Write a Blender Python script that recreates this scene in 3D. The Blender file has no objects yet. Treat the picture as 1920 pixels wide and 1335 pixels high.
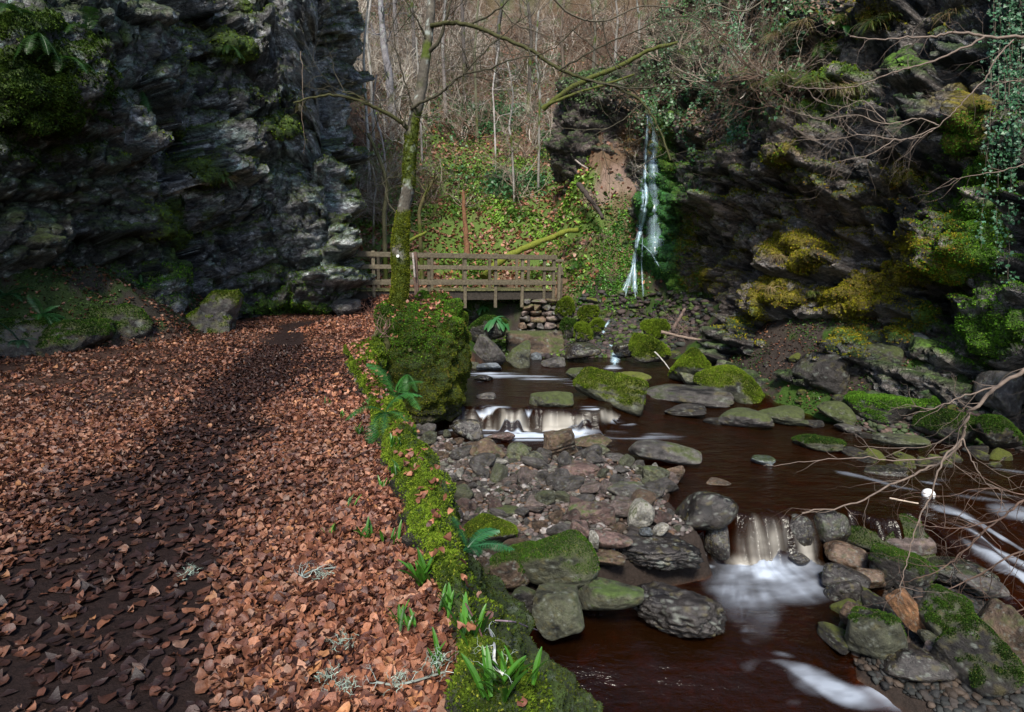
import bpy, math, random
import numpy as np
from mathutils import Vector
rnd = random.Random(7)
RG = np.random.default_rng(11)
C = bpy.context.scene.collection
# ------------------------------------------------------------------ camera
F = 1067.0; CX, CY = 960.0, 667.5; EYE = 1.3
TH = math.atan(177.5 / F); cT, sT = math.cos(TH), math.sin(TH)
cam = bpy.data.cameras.new('camera'); cam.sensor_width = 36; cam.lens = 36 * F / 1920
cam.clip_start = 0.05; cam.clip_end = 400
co = bpy.data.objects.new('camera', cam); C.objects.link(co)
co.location = (0, 0, EYE); co.rotation_euler = (math.radians(90) - TH, 0, 0)
bpy.context.scene.camera = co
def ray(u, v):
    dx = (u - CX) / F; dy = -(v - CY) / F
    return np.array([dx, cT + dy * sT, -sT + dy * cT])
def PY(u, v, y):                       # point seen at (u,v) of the photograph, y metres away
    r = ray(u, v); return r * (y / r[1]) + np.array([0, 0, EYE])
def PZ(u, v, z):
    r = ray(u, v); return r * ((z - EYE) / r[2]) + np.array([0, 0, EYE])
def proj(P):
    x, y, z = P[..., 0], P[..., 1], P[..., 2] - EYE
    fy = np.maximum(y * cT - z * sT, 0.05); uz = y * sT + z * cT
    return CX + F * x / fy, CY - F * uz / fy
# ------------------------------------------------------------------ noise
def _h(ix, iy, iz, s):
    h = (ix.astype(np.int64) * 374761393 + iy.astype(np.int64) * 668265263 + iz.astype(np.int64) * 2147483647 + s * 974634777) & 0xFFFFFFFF
    h = ((h ^ (h >> 13)) * 1274126177) & 0xFFFFFFFF
    h = ((h ^ (h >> 16)) * 2246822519) & 0xFFFFFFFF
    return ((h ^ (h >> 15)) & 0xFFFFFF) / 16777216.0
def vn(P, s=0):
    i = np.floor(P).astype(np.int64); f = P - i; f = f * f * f * (f * (f * 6 - 15) + 10); r = 0
    for a in (0, 1):
        for b in (0, 1):
            for c in (0, 1):
                w = (f[:, 0] if a else 1 - f[:, 0]) * (f[:, 1] if b else 1 - f[:, 1]) * (f[:, 2] if c else 1 - f[:, 2])
                r = r + w * _h(i[:, 0] + a, i[:, 1] + b, i[:, 2] + c, s)
    return r * 2 - 1
def fbm(P, sc=1.0, o=4, s=0, g=0.5):
    r = 0; a = 1.0; t = 0
    for k in range(o):
        r = r + a * vn(P * sc + 17.3 * k, s + k); t += a; a *= g; sc *= 2.03
    return r / t
def voro(P, s=0):
    """F1, F2, three random numbers of the nearest cell, vector to it"""
    i = np.floor(P).astype(np.int64); n = len(P)
    f1 = np.full(n, 9.0); f2 = np.full(n, 9.0); cid = np.zeros((n, 3)); vec = np.zeros((n, 3))
    for a in (-1, 0, 1):
        for b in (-1, 0, 1):
            for c in (-1, 0, 1):
                j = i + np.array([a, b, c])
                q = np.stack([_h(j[:, 0], j[:, 1], j[:, 2], s + k) for k in (1, 2, 3)], 1)
                d = P - (j + 0.1 + 0.8 * q); r = np.sqrt((d * d).sum(1))
                m = r < f1
                f2 = np.where(m, f1, np.minimum(f2, r))
                vec[m] = d[m]; cid[m] = q[m]; f1 = np.where(m, r, f1)
    return f1, f2, cid, vec
def sstep(a, b, x):
    t = np.clip((x - a) / (b - a), 0, 1); return t * t * (3 - 2 * t)
def ell(u, v, L):
    """soft union of ellipses (u0,v0,ru,rv,deg,strength) given in photograph units"""
    m = np.zeros_like(u)
    for e in L:
        a = math.radians(e[4]) if len(e) > 4 else 0; st = e[5] if len(e) > 5 else 1
        du, dv = u - e[0], v - e[1]
        x = (du * math.cos(a) + dv * math.sin(a)) / e[2]; y = (-du * math.sin(a) + dv * math.cos(a)) / e[3]
        m = np.maximum(m, st * np.clip(1.6 - 1.3 * np.sqrt(x * x + y * y), 0, 1))
    return m
def polysdf(x, y, poly):
    """signed distance, positive inside"""
    d = np.full(x.shape, 1e9); ins = np.zeros(x.shape, bool); n = len(poly)
    for k in range(n):
        ax, ay = poly[k]; bx, by = poly[(k + 1) % n]
        ex, ey = bx - ax, by - ay; t = np.clip(((x - ax) * ex + (y - ay) * ey) / (ex * ex + ey * ey), 0, 1)
        d = np.minimum(d, np.hypot(x - ax - t * ex, y - ay - t * ey))
        c = ((ay > y) != (by > y)) & (x < (bx - ax) * (y - ay) / ((by - ay) if by != ay else 1e-9) + ax)
        ins ^= c
    return np.where(ins, d, -d)
# ------------------------------------------------------------------ mesh building
def mk(name, V, Fc, mat=None, parent=None, smooth=True, attrs=None, loc=None):
    V = np.asarray(V, np.float32); me = bpy.data.meshes.new(name)
    if not isinstance(Fc, (list, tuple)): Fc = [Fc]
    Fc = [np.asarray(f, np.int32) for f in Fc if len(f)]
    if loc is not None: V = V - np.asarray(loc, np.float32)
    me.vertices.add(len(V)); me.vertices.foreach_set('co', V.ravel())
    idx = np.concatenate([f.ravel() for f in Fc]); tot = np.concatenate([np.full(len(f), f.shape[1], np.int32) for f in Fc])
    me.loops.add(len(idx)); me.loops.foreach_set('vertex_index', idx)
    st = np.concatenate([[0], np.cumsum(tot)[:-1]]).astype(np.int32)
    me.polygons.add(len(tot)); me.polygons.foreach_set('loop_start', st); me.polygons.foreach_set('loop_total', tot)
    me.polygons.foreach_set('use_smooth', np.full(len(tot), smooth))
    me.update(calc_edges=True)
    for k, a in (attrs or {}).items():
        a = np.asarray(a, np.float32)
        if a.ndim == 2:
            if a.shape[1] == 3: a = np.concatenate([a, np.ones((len(a), 1), np.float32)], 1)
            at = me.attributes.new(k, 'FLOAT_COLOR', 'POINT'); at.data.foreach_set('color', a.ravel())
        else:
            at = me.attributes.new(k, 'FLOAT', 'POINT'); at.data.foreach_set('value', a)
    if mat: me.materials.append(mat)
    o = bpy.data.objects.new(name, me); C.objects.link(o)
    if loc is not None: o.location = loc
    if parent is not None: o.parent = parent
    return o
def tag(o, label=None, cat=None, group=None, kind=None):
    if label: o['label'] = label
    if cat: o['category'] = cat
    if group: o['group'] = group
    if kind: o['kind'] = kind
    return o
def empty(name, loc=(0, 0, 0), **k):
    o = bpy.data.objects.new(name, None); C.objects.link(o); o.location = loc; o.empty_display_size = .1
    return tag(o, **k)
def part(name, V, Fc, mat, root, **k):
    """a part: its mesh is given in world space, the root is an unrotated Empty"""
    o = mk(name, np.asarray(V) - np.array(root.location, dtype=float), Fc, mat, parent=root, **k)
    return o
def grid(nr, nc):
    a = np.arange(nr - 1)[:, None] * nc + np.arange(nc - 1)[None, :]
    return np.stack([a, a + 1, a + nc + 1, a + nc], -1).reshape(-1, 4)
def gnorm(P):                        # P (nr,nc,3)
    du = np.gradient(P, axis=1); dv = np.gradient(P, axis=0); n = np.cross(du, dv)
    return n / (np.linalg.norm(n, axis=2, keepdims=True) + 1e-9)
class MB:
    """collects pieces into one mesh"""
    def __init__(s): s.V = []; s.F4 = []; s.F3 = []; s.n = 0; s.A = []
    def add(s, V, F4=None, F3=None, a=None):
        V = np.asarray(V, float)
        if F4 is not None and len(F4): s.F4.append(np.asarray(F4) + s.n)
        if F3 is not None and len(F3): s.F3.append(np.asarray(F3) + s.n)
        s.V.append(V); s.n += len(V)
        s.A.append(np.broadcast_to(np.asarray(a if a is not None else (1, 1, 1), float), (len(V), 3)))
        return s
    def tube(s, pts, rad, k=6, a=None, cap=True):
        P = np.asarray(pts, float); n = len(P); r = np.broadcast_to(np.asarray(rad, float), (n,))
        T = np.gradient(P, axis=0); T /= np.linalg.norm(T, axis=1, keepdims=True) + 1e-9
        ref = np.array([0, 0, 1.0]) if abs(T[:, 2]).mean() < .8 else np.array([0, 1.0, 0])
        A = np.cross(T, ref); A /= np.linalg.norm(A, axis=1, keepdims=True) + 1e-9; B = np.cross(T, A)
        an = np.arange(k) * 2 * math.pi / k
        V = P[:, None] + r[:, None, None] * (np.cos(an)[None, :, None] * A[:, None] + np.sin(an)[None, :, None] * B[:, None])
        i = np.arange(n - 1)[:, None] * k; j = np.arange(k)[None]; jn = (j + 1) % k
        f = np.stack([i + j, i + jn, i + k + jn, i + k + j], -1).reshape(-1, 4)
        s.add(V.reshape(-1, 3), f, a=a)
        if cap and k > 3:
            c = np.concatenate([V[0], V[-1], [P[0], P[-1]]]); j = np.arange(k)
            s.add(c, F3=np.concatenate([np.stack([j, (j + 1) % k, np.full(k, 2 * k)], 1), np.stack([k + (j + 1) % k, k + j, np.full(k, 2 * k + 1)], 1)]), a=a)
        return s
    def box(s, c, dim, R=None, bev=.006, jit=0, a=None, seg=1):
        """box with bevelled edges; R a 3x3 rotation"""
        d = np.asarray(dim, float) / 2; bev = min(bev, d.min() * .4); V = []
        for sx in (-1, 1):
            for sy in (-1, 1):
                for sz in (-1, 1):
                    for ax in range(3):
                        q = np.array([sx, sy, sz]) * (d - bev); q[ax] = np.array([sx, sy, sz])[ax] * d[ax]; V.append(q)
        V = np.array(V); I = lambda sx, sy, sz, ax: ((sx * 2 + sy) * 2 + sz) * 3 + ax
        F4 = []; F3 = []
        for ax in range(3):
            o1, o2 = [x for x in range(3) if x != ax]
            for sg in (0, 1):
                q = []
                for (p, r) in ((0, 0), (1, 0), (1, 1), (0, 1)):
                    k = [0, 0, 0]; k[ax] = sg; k[o1] = p; k[o2] = r; q.append(I(*k, ax))
                F4.append(q)
            for p in (0, 1):
                for r in (0, 1):
                    k0 = [0, 0, 0]; k1 = [0, 0, 0]; k0[o1] = k1[o1] = p; k0[o2] = k1[o2] = r; k1[ax] = 1
                    F4.append([I(*k0, o1), I(*k1, o1), I(*k1, o2), I(*k0, o2)])
        for a_ in (0, 1):
            for b_ in (0, 1):
                for c_ in (0, 1): F3.append([I(a_, b_, c_, x) for x in range(3)])
        if jit: V = V + RG.normal(0, jit, V.shape)
        if R is not None: V = V @ np.asarray(R).T
        return s.add(V + np.asarray(c), np.array(F4), np.array(F3), a)
    def build(s, name, mat, root=None, smooth=False, kind=None, loc=None, label=None):
        V = np.concatenate(s.V); Fs = []
        if s.F4: Fs.append(np.concatenate(s.F4))
        if s.F3: Fs.append(np.concatenate(s.F3))
        at = {'col': np.concatenate(s.A)}
        if root is not None: o = part(name, V, Fs, mat, root, smooth=smooth, attrs=at)
        else: o = mk(name, V, Fs, mat, smooth=smooth, attrs=at, loc=loc)
        if kind: o['kind'] = kind
        if label: o['label'] = label
        return o
def basis(x=None, z=None):
    """rotation whose x column follows a direction"""
    x = np.asarray(x, float); x = x / np.linalg.norm(x); up = np.array([0, 0, 1.0]) if z is None else np.asarray(z, float)
    y = np.cross(up, x); y /= np.linalg.norm(y); return np.stack([x, y, np.cross(x, y)], 1)
def rotmats(yaw, pitch, roll):
    cy, sy, cp, sp, cr, sr = np.cos(yaw), np.sin(yaw), np.cos(pitch), np.sin(pitch), np.cos(roll), np.sin(roll)
    R = np.empty((len(yaw), 3, 3))
    R[:, 0, 0] = cy * cp; R[:, 0, 1] = cy * sp * sr - sy * cr; R[:, 0, 2] = cy * sp * cr + sy * sr
    R[:, 1, 0] = sy * cp; R[:, 1, 1] = sy * sp * sr + cy * cr; R[:, 1, 2] = sy * sp * cr - cy * sr
    R[:, 2, 0] = -sp; R[:, 2, 1] = cp * sr; R[:, 2, 2] = cp * cr
    return R
def align(nrm, ang):
    """matrices whose z follows nrm, spun by ang"""
    n = nrm / (np.linalg.norm(nrm, axis=1, keepdims=True) + 1e-9)
    r = np.where(np.abs(n[:, 2:3]) < .9, [[0, 0, 1.0]], [[1.0, 0, 0]]); a = np.cross(r, n); a /= np.linalg.norm(a, axis=1, keepdims=True) + 1e-9
    b = np.cross(n, a); c, s = np.cos(ang)[:, None], np.sin(ang)[:, None]
    return np.stack([a * c + b * s, b * c - a * s, n], 2)
def scatter(variants, pos, R, sc, col, pick=None):
    """variants: list of (V,F4). returns V,F,col merged"""
    Vs, Fs, Cs = [], [], []; n0 = 0; N = len(pos)
    pick = RG.integers(0, len(variants), N) if pick is None else pick
    for k, (v, f) in enumerate(variants):
        m = np.nonzero(pick == k)[0]
        if not len(m): continue
        s_ = sc[m]; s_ = s_[:, None, None] if s_.ndim == 1 else s_[:, None, :]
        q = np.einsum('nij,nvj->nvi', R[m], v[None] * s_) + pos[m][:, None]
        Vs.append(q.reshape(-1, 3)); Fs.append((np.arange(len(m))[:, None, None] * len(v) + f[None] + n0).reshape(-1, f.shape[1]))
        Cs.append(np.repeat(col[m], len(v), 0)); n0 += len(m) * len(v)
    return np.concatenate(Vs), np.concatenate(Fs), np.concatenate(Cs)
# ------------------------------------------------------------------ materials
class NT:
    def __init__(s, name):
        s.m = bpy.data.materials.new(name); s.m.use_nodes = True; s.t = s.m.node_tree; s.t.nodes.clear()
        s.out = s.n('ShaderNodeOutputMaterial')
    def n(s, typ, **k):
        x = s.t.nodes.new(typ)
        for a, b in k.items():
            if a.startswith('i_'): x.inputs[a[2:].replace('_', ' ')].default_value = b
            else: setattr(x, a, b)
        return x
    def l(s, a, b): s.t.links.new(a, b)
    def attr(s, name, typ='GEOMETRY'): return s.n('ShaderNodeAttribute', attribute_name=name, attribute_type=typ)
    def pos(s): return s.n('ShaderNodeNewGeometry').outputs['Position']
    def obj(s): return s.n('ShaderNodeTexCoord').outputs['Object']
    def noise(s, vec, scale, detail=4, rough=.55, dist=0):
        x = s.n('ShaderNodeTexNoise'); x.inputs['Scale'].default_value = scale; x.inputs['Detail'].default_value = detail
        x.inputs['Roughness'].default_value = rough; x.inputs['Distortion'].default_value = dist; s.l(vec, x.inputs['Vector']); return x.outputs['Fac']
    def vor(s, vec, scale, feat='F1', rnd_=1):
        x = s.n('ShaderNodeTexVoronoi', feature=feat); x.inputs['Scale'].default_value = scale; x.inputs['Randomness'].default_value = rnd_; s.l(vec, x.inputs['Vector']); return x
    def mp(s, vec, sc=(1, 1, 1), rot=(0, 0, 0)):
        x = s.n('ShaderNodeMapping'); x.inputs['Scale'].default_value = sc; x.inputs['Rotation'].default_value = rot; s.l(vec, x.inputs['Vector']); return x.outputs[0]
    def ramp(s, fac, st):
        x = s.n('ShaderNodeValToRGB'); e = x.color_ramp.elements
        while len(e) < len(st): e.new(.5)
        for k, (p, c) in enumerate(st): e[k].position = p; e[k].color = (*c, 1) if len(c) == 3 else c
        s.l(fac, x.inputs[0]); return x.outputs[0]
    def mix(s, f, a, b, mode='MIX'):
        x = s.n('ShaderNodeMix', data_type='RGBA', blend_type=mode)
        for v, k in ((f, 0), (a, 6), (b, 7)):
            if isinstance(v, (int, float)): x.inputs[k].default_value = v
            elif isinstance(v, tuple): x.inputs[k].default_value = (*v, 1)
            else: s.l(v, x.inputs[k])
        return x.outputs[2]
    def math(s, op, a, b=0.0, c=None):
        x = s.n('ShaderNodeMath', operation=op)
        for k, v in enumerate((a, b) if c is None else (a, b, c)):
            if isinstance(v, (int, float)): x.inputs[k].default_value = v
            else: s.l(v, x.inputs[k])
        return x.outputs[0]
    def mr(s, v, a, b, c, d):
        x = s.n('ShaderNodeMapRange'); s.l(v, x.inputs[0])
        for k, q in enumerate((a, b, c, d)): x.inputs[k + 1].default_value = q
        return x.outputs[0]
    def bump(s, h, dist, st=1.0, nrm=None):
        x = s.n('ShaderNodeBump'); x.inputs['Distance'].default_value = dist; x.inputs['Strength'].default_value = st; s.l(h, x.inputs['Height'])
        if nrm: s.l(nrm, x.inputs['Normal'])
        return x.outputs[0]
    def bsdf(s, col=None, rough=.7, nrm=None, spec=.5, **k):
        x = s.n('ShaderNodeBsdfPrincipled')
        if col is not None:
            if isinstance(col, tuple): x.inputs['Base Color'].default_value = (*col, 1)
            else: s.l(col, x.inputs['Base Color'])
        if isinstance(rough, (int, float)): x.inputs['Roughness'].default_value = rough
        else: s.l(rough, x.inputs['Roughness'])
        x.inputs['Specular IOR Level'].default_value = spec
        if nrm: s.l(nrm, x.inputs['Normal'])
        s.l(x.outputs[0], s.out.inputs[0]); return x
def mat_col(name, rough=.7, spec=.3, sc=40, var=.5, bump=.004, bsc=60, trans=0.0, cont=.55):
    """albedo from the mesh's own colour attribute broken up by noise"""
    t = NT(name); p = t.pos(); a = t.attr('col').outputs['Color']
    n = t.noise(p, sc, 5, cont + .1); k = t.mr(n, .25, .75, 1 - var, 1 + var)
    v = t.n('ShaderNodeVectorMath', operation='SCALE'); t.l(a, v.inputs[0]); t.l(k, v.inputs['Scale'])
    nm = t.bump(t.noise(p, bsc, 5, .7), bump) if bump else None
    b = t.bsdf(v.outputs[0], rough, nm, spec)
    if trans:
        tr = t.n('ShaderNodeBsdfTranslucent'); t.l(v.outputs[0], tr.inputs[0]); mx = t.n('ShaderNodeMixShader'); mx.inputs[0].default_value = trans
        t.l(b.outputs[0], mx.inputs[1]); t.l(tr.outputs[0], mx.inputs[2]); t.l(mx.outputs[0], t.out.inputs[0])
    return t.m
M = {}
M['leaf'] = mat_col('leaf_litter', .5, .45, 60, .45, .002, 150, .12)
M['green'] = mat_col('green_leaf', .42, .45, 30, .25, 0, 50, .25)
M['moss'] = mat_col('moss', .95, .1, 35, .5, 0, 50, .2)
M['bark'] = mat_col('bark', .85, .2, 25, .5, .01, 40)
M['twig'] = mat_col('twig', .8, .2, 20, .35, 0)
M['wood'] = mat_col('weathered_wood', .85, .2, 18, .5, .006, 35)
M['stone'] = mat_col('stone', .72, .35, 14, .45, .012, 22)
# ------------------------------------------------------------------ the lie of the land
ip = np.interp
def edge(y): return ip(y, [0, 1, 1.48, 1.68, 1.94, 2.33, 2.82, 3.74, 5.49, 8.0, 8.7, 10.8, 12, 13.5, 15.5, 18], [.14, .02, -.10, -.14, -.22, -.36, -.50, -.82, -1.42, -2.35, -2.2, -2.1, -2.3, -2.5, -3.2, -3.2])
def foot(y): return ip(y, [0, 2, 2.7, 3.4, 4.0, 4.5, 5.6, 7.5, 8.6, 8.9, 10.6, 12.8, 16, 18], [1.6, 1.25, 1.08, .80, .38, -.35, -.95, -1.6, -1.75, -.98, -.9, -1.2, -1.6, -1.6])
RIV = [(1.3, .3), (1.0, 2.5), (.72, 3.4), (.35, 4.0), (-.35, 4.5), (-.95, 5.6), (-1.5, 7.5), (-1.8, 8.6), (-.95, 8.9), (-.85, 10.6), (-1.2, 12.8), (-.5, 13.4), (1.0, 13.9), (3.4, 14.3), (4.1, 13.1), (3.9, 11.8), (4.9, 10), (5.3, 9.4), (5.8, 8.6), (6.6, 8.1), (8.2, 7.6), (9.5, 5), (9.5, .3)]
BAR = [(-1.8, 8.9), (-1.1, 8.5), (-.4, 8.05), (.7, 7.95), (1.5, 7.5), (2.1, 6.9), (1.75, 6.1), (1.9, 5.35), (1.1, 5.05), (.4, 4.75), (-.3, 4.5), (-1.0, 4.5), (-1.6, 5.6), (-2.2, 7.5)]
BAR2 = [tuple(PZ(u, v, -1.65)[:2]) for u, v in [(1590, 1150), (1680, 1040), (1800, 1065), (1920, 1120), (2050, 1200), (2050, 1330), (1800, 1300), (1620, 1220)]]
def c1(x): return ip(x, [-2, -1, 0, 1.4, 1.9, 2.6, 3.5, 5, 7], [9.1, 9.1, 9.0, 8.9, 9.6, 10.3, 10.6, 10.3, 9.5])
def c2(x): return ip(x, [0, 2.0, 2.4, 2.9, 3.3, 4.6, 5.4, 7], [5.8, 5.75, 5.62, 5.7, 5.6, 5.7, 6.1, 6.4])
def WL(x, y):
    P = np.stack([x * 3, y * 0 + 3, y * 0], -1).reshape(-1, 3)
    w = (vn(P, 5) * .16 + vn(P * 2.6, 6) * .10).reshape(x.shape)
    wa = .16 + .9 * sstep(1.5, 2.2, x); a = sstep(-wa, wa, y - c1(x) + w); b = sstep(-.17, .17, y - c2(x) + w)
    wid = np.where(x > 4.4, 4, 1.0); b = np.where(x > 4.4, sstep(-1.4, .2, y - c2(x) + w), b)
    c = sstep(3.6, 4.3, y)
    return -1.95 + .13 * c + .42 * b + .3 * a
def bank(y): return ip(y, [0, 3, 7.2, 7.7, 8.4, 9.3, 10.5, 12.7, 14, 15, 22], [-7, -7.3, -7.1, -7.0, -6.15, -5.4, -5.6, -6.25, -7, -9, -9])
def hill_h(x, y):
    sl = .72 + 1.6 * sstep(.9, 3.0, x) * sstep(24, 19, y) + .25 * sstep(-2, -6, x)
    y0 = 18.2 - .5 * sstep(1, 3, x); h = -.1 + (y - y0) * sl
    h = np.where(h > 5.0, 5.0 + (h - 5.0) * .97, h); return h
def H(x, y, detail=True):
    x = np.asarray(x, float); y = np.asarray(y, float); sh = x.shape; x = x.ravel(); y = y.ravel()
    P = np.stack([x, y, x * 0], 1)
    n1 = fbm(P, .8, 4, 1) if detail else 0; n2 = fbm(P, 4, 3, 9) if detail else 0
    e = edge(y); ft = foot(y)
    zp = .02 * n1 + .012 * n2 + .5 * sstep(14.2, 16, y) * sstep(-6, -3.5, x) - .03 * np.exp(-((x - e + 1.4) / 1.0) ** 2)
    b = np.clip((bank(y) - x), 0, 4); zb = np.minimum(b * .95, .85 + .25 * b) * (1 + .25 * n1) + np.clip(b * 3, 0, 1) * .06 * n2
    zp = zp + zb
    d = polysdf(x, y, RIV); wl = WL(x, y)
    bed = wl - .14 - .30 * sstep(0, .7, d) + .05 * n1 + .05 * n2
    bd = polysdf(x, y, BAR); bed = np.maximum(bed, np.minimum(-1.40 + .11 * sstep(0, .6, bd) + .09 * n1 + .05 * n2 - .15 * sstep(5.6, 4.4, y) + np.minimum(bd * 3, 0), bed + 1.5 * np.clip(bd + .6, 0, 9)))
    bd2 = polysdf(x, y, BAR2); bed = np.maximum(bed, -1.95 + .18 * sstep(-.3, .4, bd2) + .09 * n1 + .06 * n2 + np.minimum(bd2 * .8, 0))
    out = np.clip(-d, 0, 30)
    slope = .22 + .5 * sstep(4, 5.5, x) + .15 * sstep(2, 0, x)
    land = wl - .08 + np.minimum(out * slope, 1.1 + out * .12) + .09 * n1 * np.clip(out * 2, 0, 1) + .06 * n2
    land = np.minimum(land, np.where(x > 4.8, .5, .0) + .1 * n1 + out * .02)
    land = np.where((x > -.3) & (x < 1.75) & (y > 14.5) & (y < 17.05), np.minimum(land, -.85), land); land = np.where((x < 1.75), np.minimum(land, -.85 + 3 * np.clip(y - 17.05, 0, 9)), land)
    str_ = np.where(d > 0, bed, land)
    hl = hill_h(x, y) + .55 * n1 * sstep(18.3, 20, y) + (.14 + .28 * sstep(1.5, 3, x) * sstep(22, 20, y)) * n2
    str_ = np.maximum(str_, hl)
    # the wall between the path and the stream (the drop itself is hidden inside the wall mesh)
    w = sstep(e - .05, np.maximum(e + .25 * (ft - e), e + .1), x) * np.where(y < 16, 1, sstep(17, 16, y) * 0 + 1)
    right = np.where(y < 13, np.where(x < ft, zp * (1 - w) + (str_ - .1) * w, str_), str_)
    zp2 = zp + np.clip(b * 2, 0, 1) * .10 * n2; z = np.where(x < e, zp2, right)
    # far bank beyond the wall: slope from the path down to the stream under the bridge
    m = (y >= 13); zz = zp * (1 - sstep(e, e + 2.6, x)) + str_ * sstep(e, e + 2.6, x); z = np.where(m & (x < e + 2.6), zz, z)
    z = np.where(y > 17.5, np.maximum(z, hl), z)
    return z.reshape(sh)
PATHC = np.array([PZ(u, v, 0)[:2] for u, v in [(640, 597), (560, 610), (520, 650), (480, 700), (400, 790), (320, 900), (245, 1050), (165, 1200), (90, 1335)]])[::-1]
PATHC = np.concatenate([[[-1.2, .8]], PATHC])
def pathmask(x, y):
    cx = ip(y, PATHC[:, 1], PATHC[:, 0]); w = ip(y, [1, 2, 3, 5, 8, 12], [.50, .50, .47, .42, .36, .34])
    P = np.stack([x, y, x * 0], -1).reshape(-1, 3); n = (fbm(P, 2.2, 4, 31) * .45).reshape(np.shape(x))
    return sstep(1.15, .55, np.abs(x - cx) / w * .8 + n)
# ---- one sheet to the horizon
ry = [.35]
while ry[-1] < 46: ry.append(ry[-1] + max(.010, min(.0042 * ry[-1], .11)))
ry = np.array(ry + [60, 90, 140]); nc = 620
ta = np.linspace(-1.22, 1.22, nc)
Y = np.repeat(ry[:, None], nc, 1); X = ta[None] * (Y + .9)
Z = H(X, Y); Z = np.where(Y > 46, np.maximum(Z, 24 + (Y - 46) * .6), Z)
G = np.stack([X, Y, Z], -1); Np = G.reshape(-1, 3); U, Vv = proj(Np)
gn = gnorm(G); gn *= np.sign(gn[..., 2:3]); up = gn[..., 2].ravel()
def mixc(a, b, m): return a * (1 - m[:, None]) + np.asarray(b) * m[:, None]
x, y, z = Np.T; N1 = fbm(Np, 1.3, 4, 50); N2 = fbm(Np, 6, 4, 51); N3 = fbm(Np, 22, 3, 52)
pm = pathmask(x, y)
col = np.tile([.045, .026, .020], (len(Np), 1)) * (1 + .35 * N3)[:, None]
col = mixc(col, (.016, .0095, .0085), pm * .95)
bk = sstep(-.05, .3, bank(y) - x) * (y < 15); col = mixc(col, (.030, .026, .020), bk)
mg = np.maximum(sstep(.0, .45, N1 + .35 * N2 + .55 * sstep(6.6, 7.4, -x) + .5 * sstep(11.5, 12.6, y)), ell(U, Vv, [(390, 590, 50, 60), (60, 600, 140, 90), (560, 575, 90, 22)]))
mossg = bk * sstep(.35, .65, mg + .25 * N2); col = mixc(col, (.020, .034, .010), mossg)
riv = polysdf(x, y, RIV); wet = sstep(-.15, .1, riv) * (z > -3)
inr = (riv > -.0) & (x > foot(y)); kk = np.nonzero(inr)[0]; bedc = np.zeros_like(col); f1_, f2_, cc_, _v = voro(Np[kk] / [.22, .22, .22], 55); g1_, g2_, cd_, _v = voro(Np[kk] / [.07, .07, .07], 56)
cb = np.array([.11, .048, .022]) * (.5 + 1.0 * cc_[:, :1]) * (.7 + .6 * cd_[:, :1]) * sstep(-.15, .2, np.minimum(f2_ - f1_, (g2_ - g1_) + .05))[:, None]
bedc[kk] = cb * (1 + .3 * N3[kk])[:, None]
dry = sstep(-.05, .02, z - WL(x, y)); bedc = mixc(bedc, (.032, .024, .020), dry); col = np.where(inr[:, None], bedc, col)
sh = (~inr) & (x > foot(y)) & (y < 18.2)
lc = mixc(np.tile([.034, .027, .023], (len(Np), 1)), (.030, .062, .010), sstep(-.0, .3, N1 + .5 * N2)); col = np.where(sh[:, None], lc * (1 + .4 * N3)[:, None], col)
hz = sstep(17.6, 18.6, y) * (x > -6)
hc = mixc(np.tile([.12, .078, .050], (len(Np), 1)), (.075, .12, .025), sstep(-.25, .3, N1 + .4 * N2 + .9 * ell(U, Vv, [(880, 400, 260, 140), (1010, 380, 140, 120)]) - .30))
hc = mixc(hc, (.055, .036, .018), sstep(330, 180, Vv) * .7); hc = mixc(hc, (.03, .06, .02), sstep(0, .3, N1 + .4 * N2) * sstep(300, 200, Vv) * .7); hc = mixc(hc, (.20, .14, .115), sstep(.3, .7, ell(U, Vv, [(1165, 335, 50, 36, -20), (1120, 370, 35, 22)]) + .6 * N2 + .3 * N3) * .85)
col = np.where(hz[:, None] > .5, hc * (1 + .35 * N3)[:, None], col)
t = NT('earth'); p = t.pos(); a = t.attr('col').outputs['Color']
n = t.noise(p, 30, 6, .7); k = t.mr(n, .2, .8, .45, 1.6); sc_ = t.n('ShaderNodeVectorMath', operation='SCALE'); t.l(a, sc_.inputs[0]); t.l(k, sc_.inputs['Scale'])
t.bsdf(sc_.outputs[0], t.mr(t.noise(p, 9, 4), .35, .65, .45, .9), t.bump(t.noise(p, 45, 7, .75), .02), .12)
M['earth'] = t.m
ground = tag(mk('ground', Np, grid(len(ry), nc), M['earth'], attrs={'col': np.clip(col, 0, 1)}), kind='structure')
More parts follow.
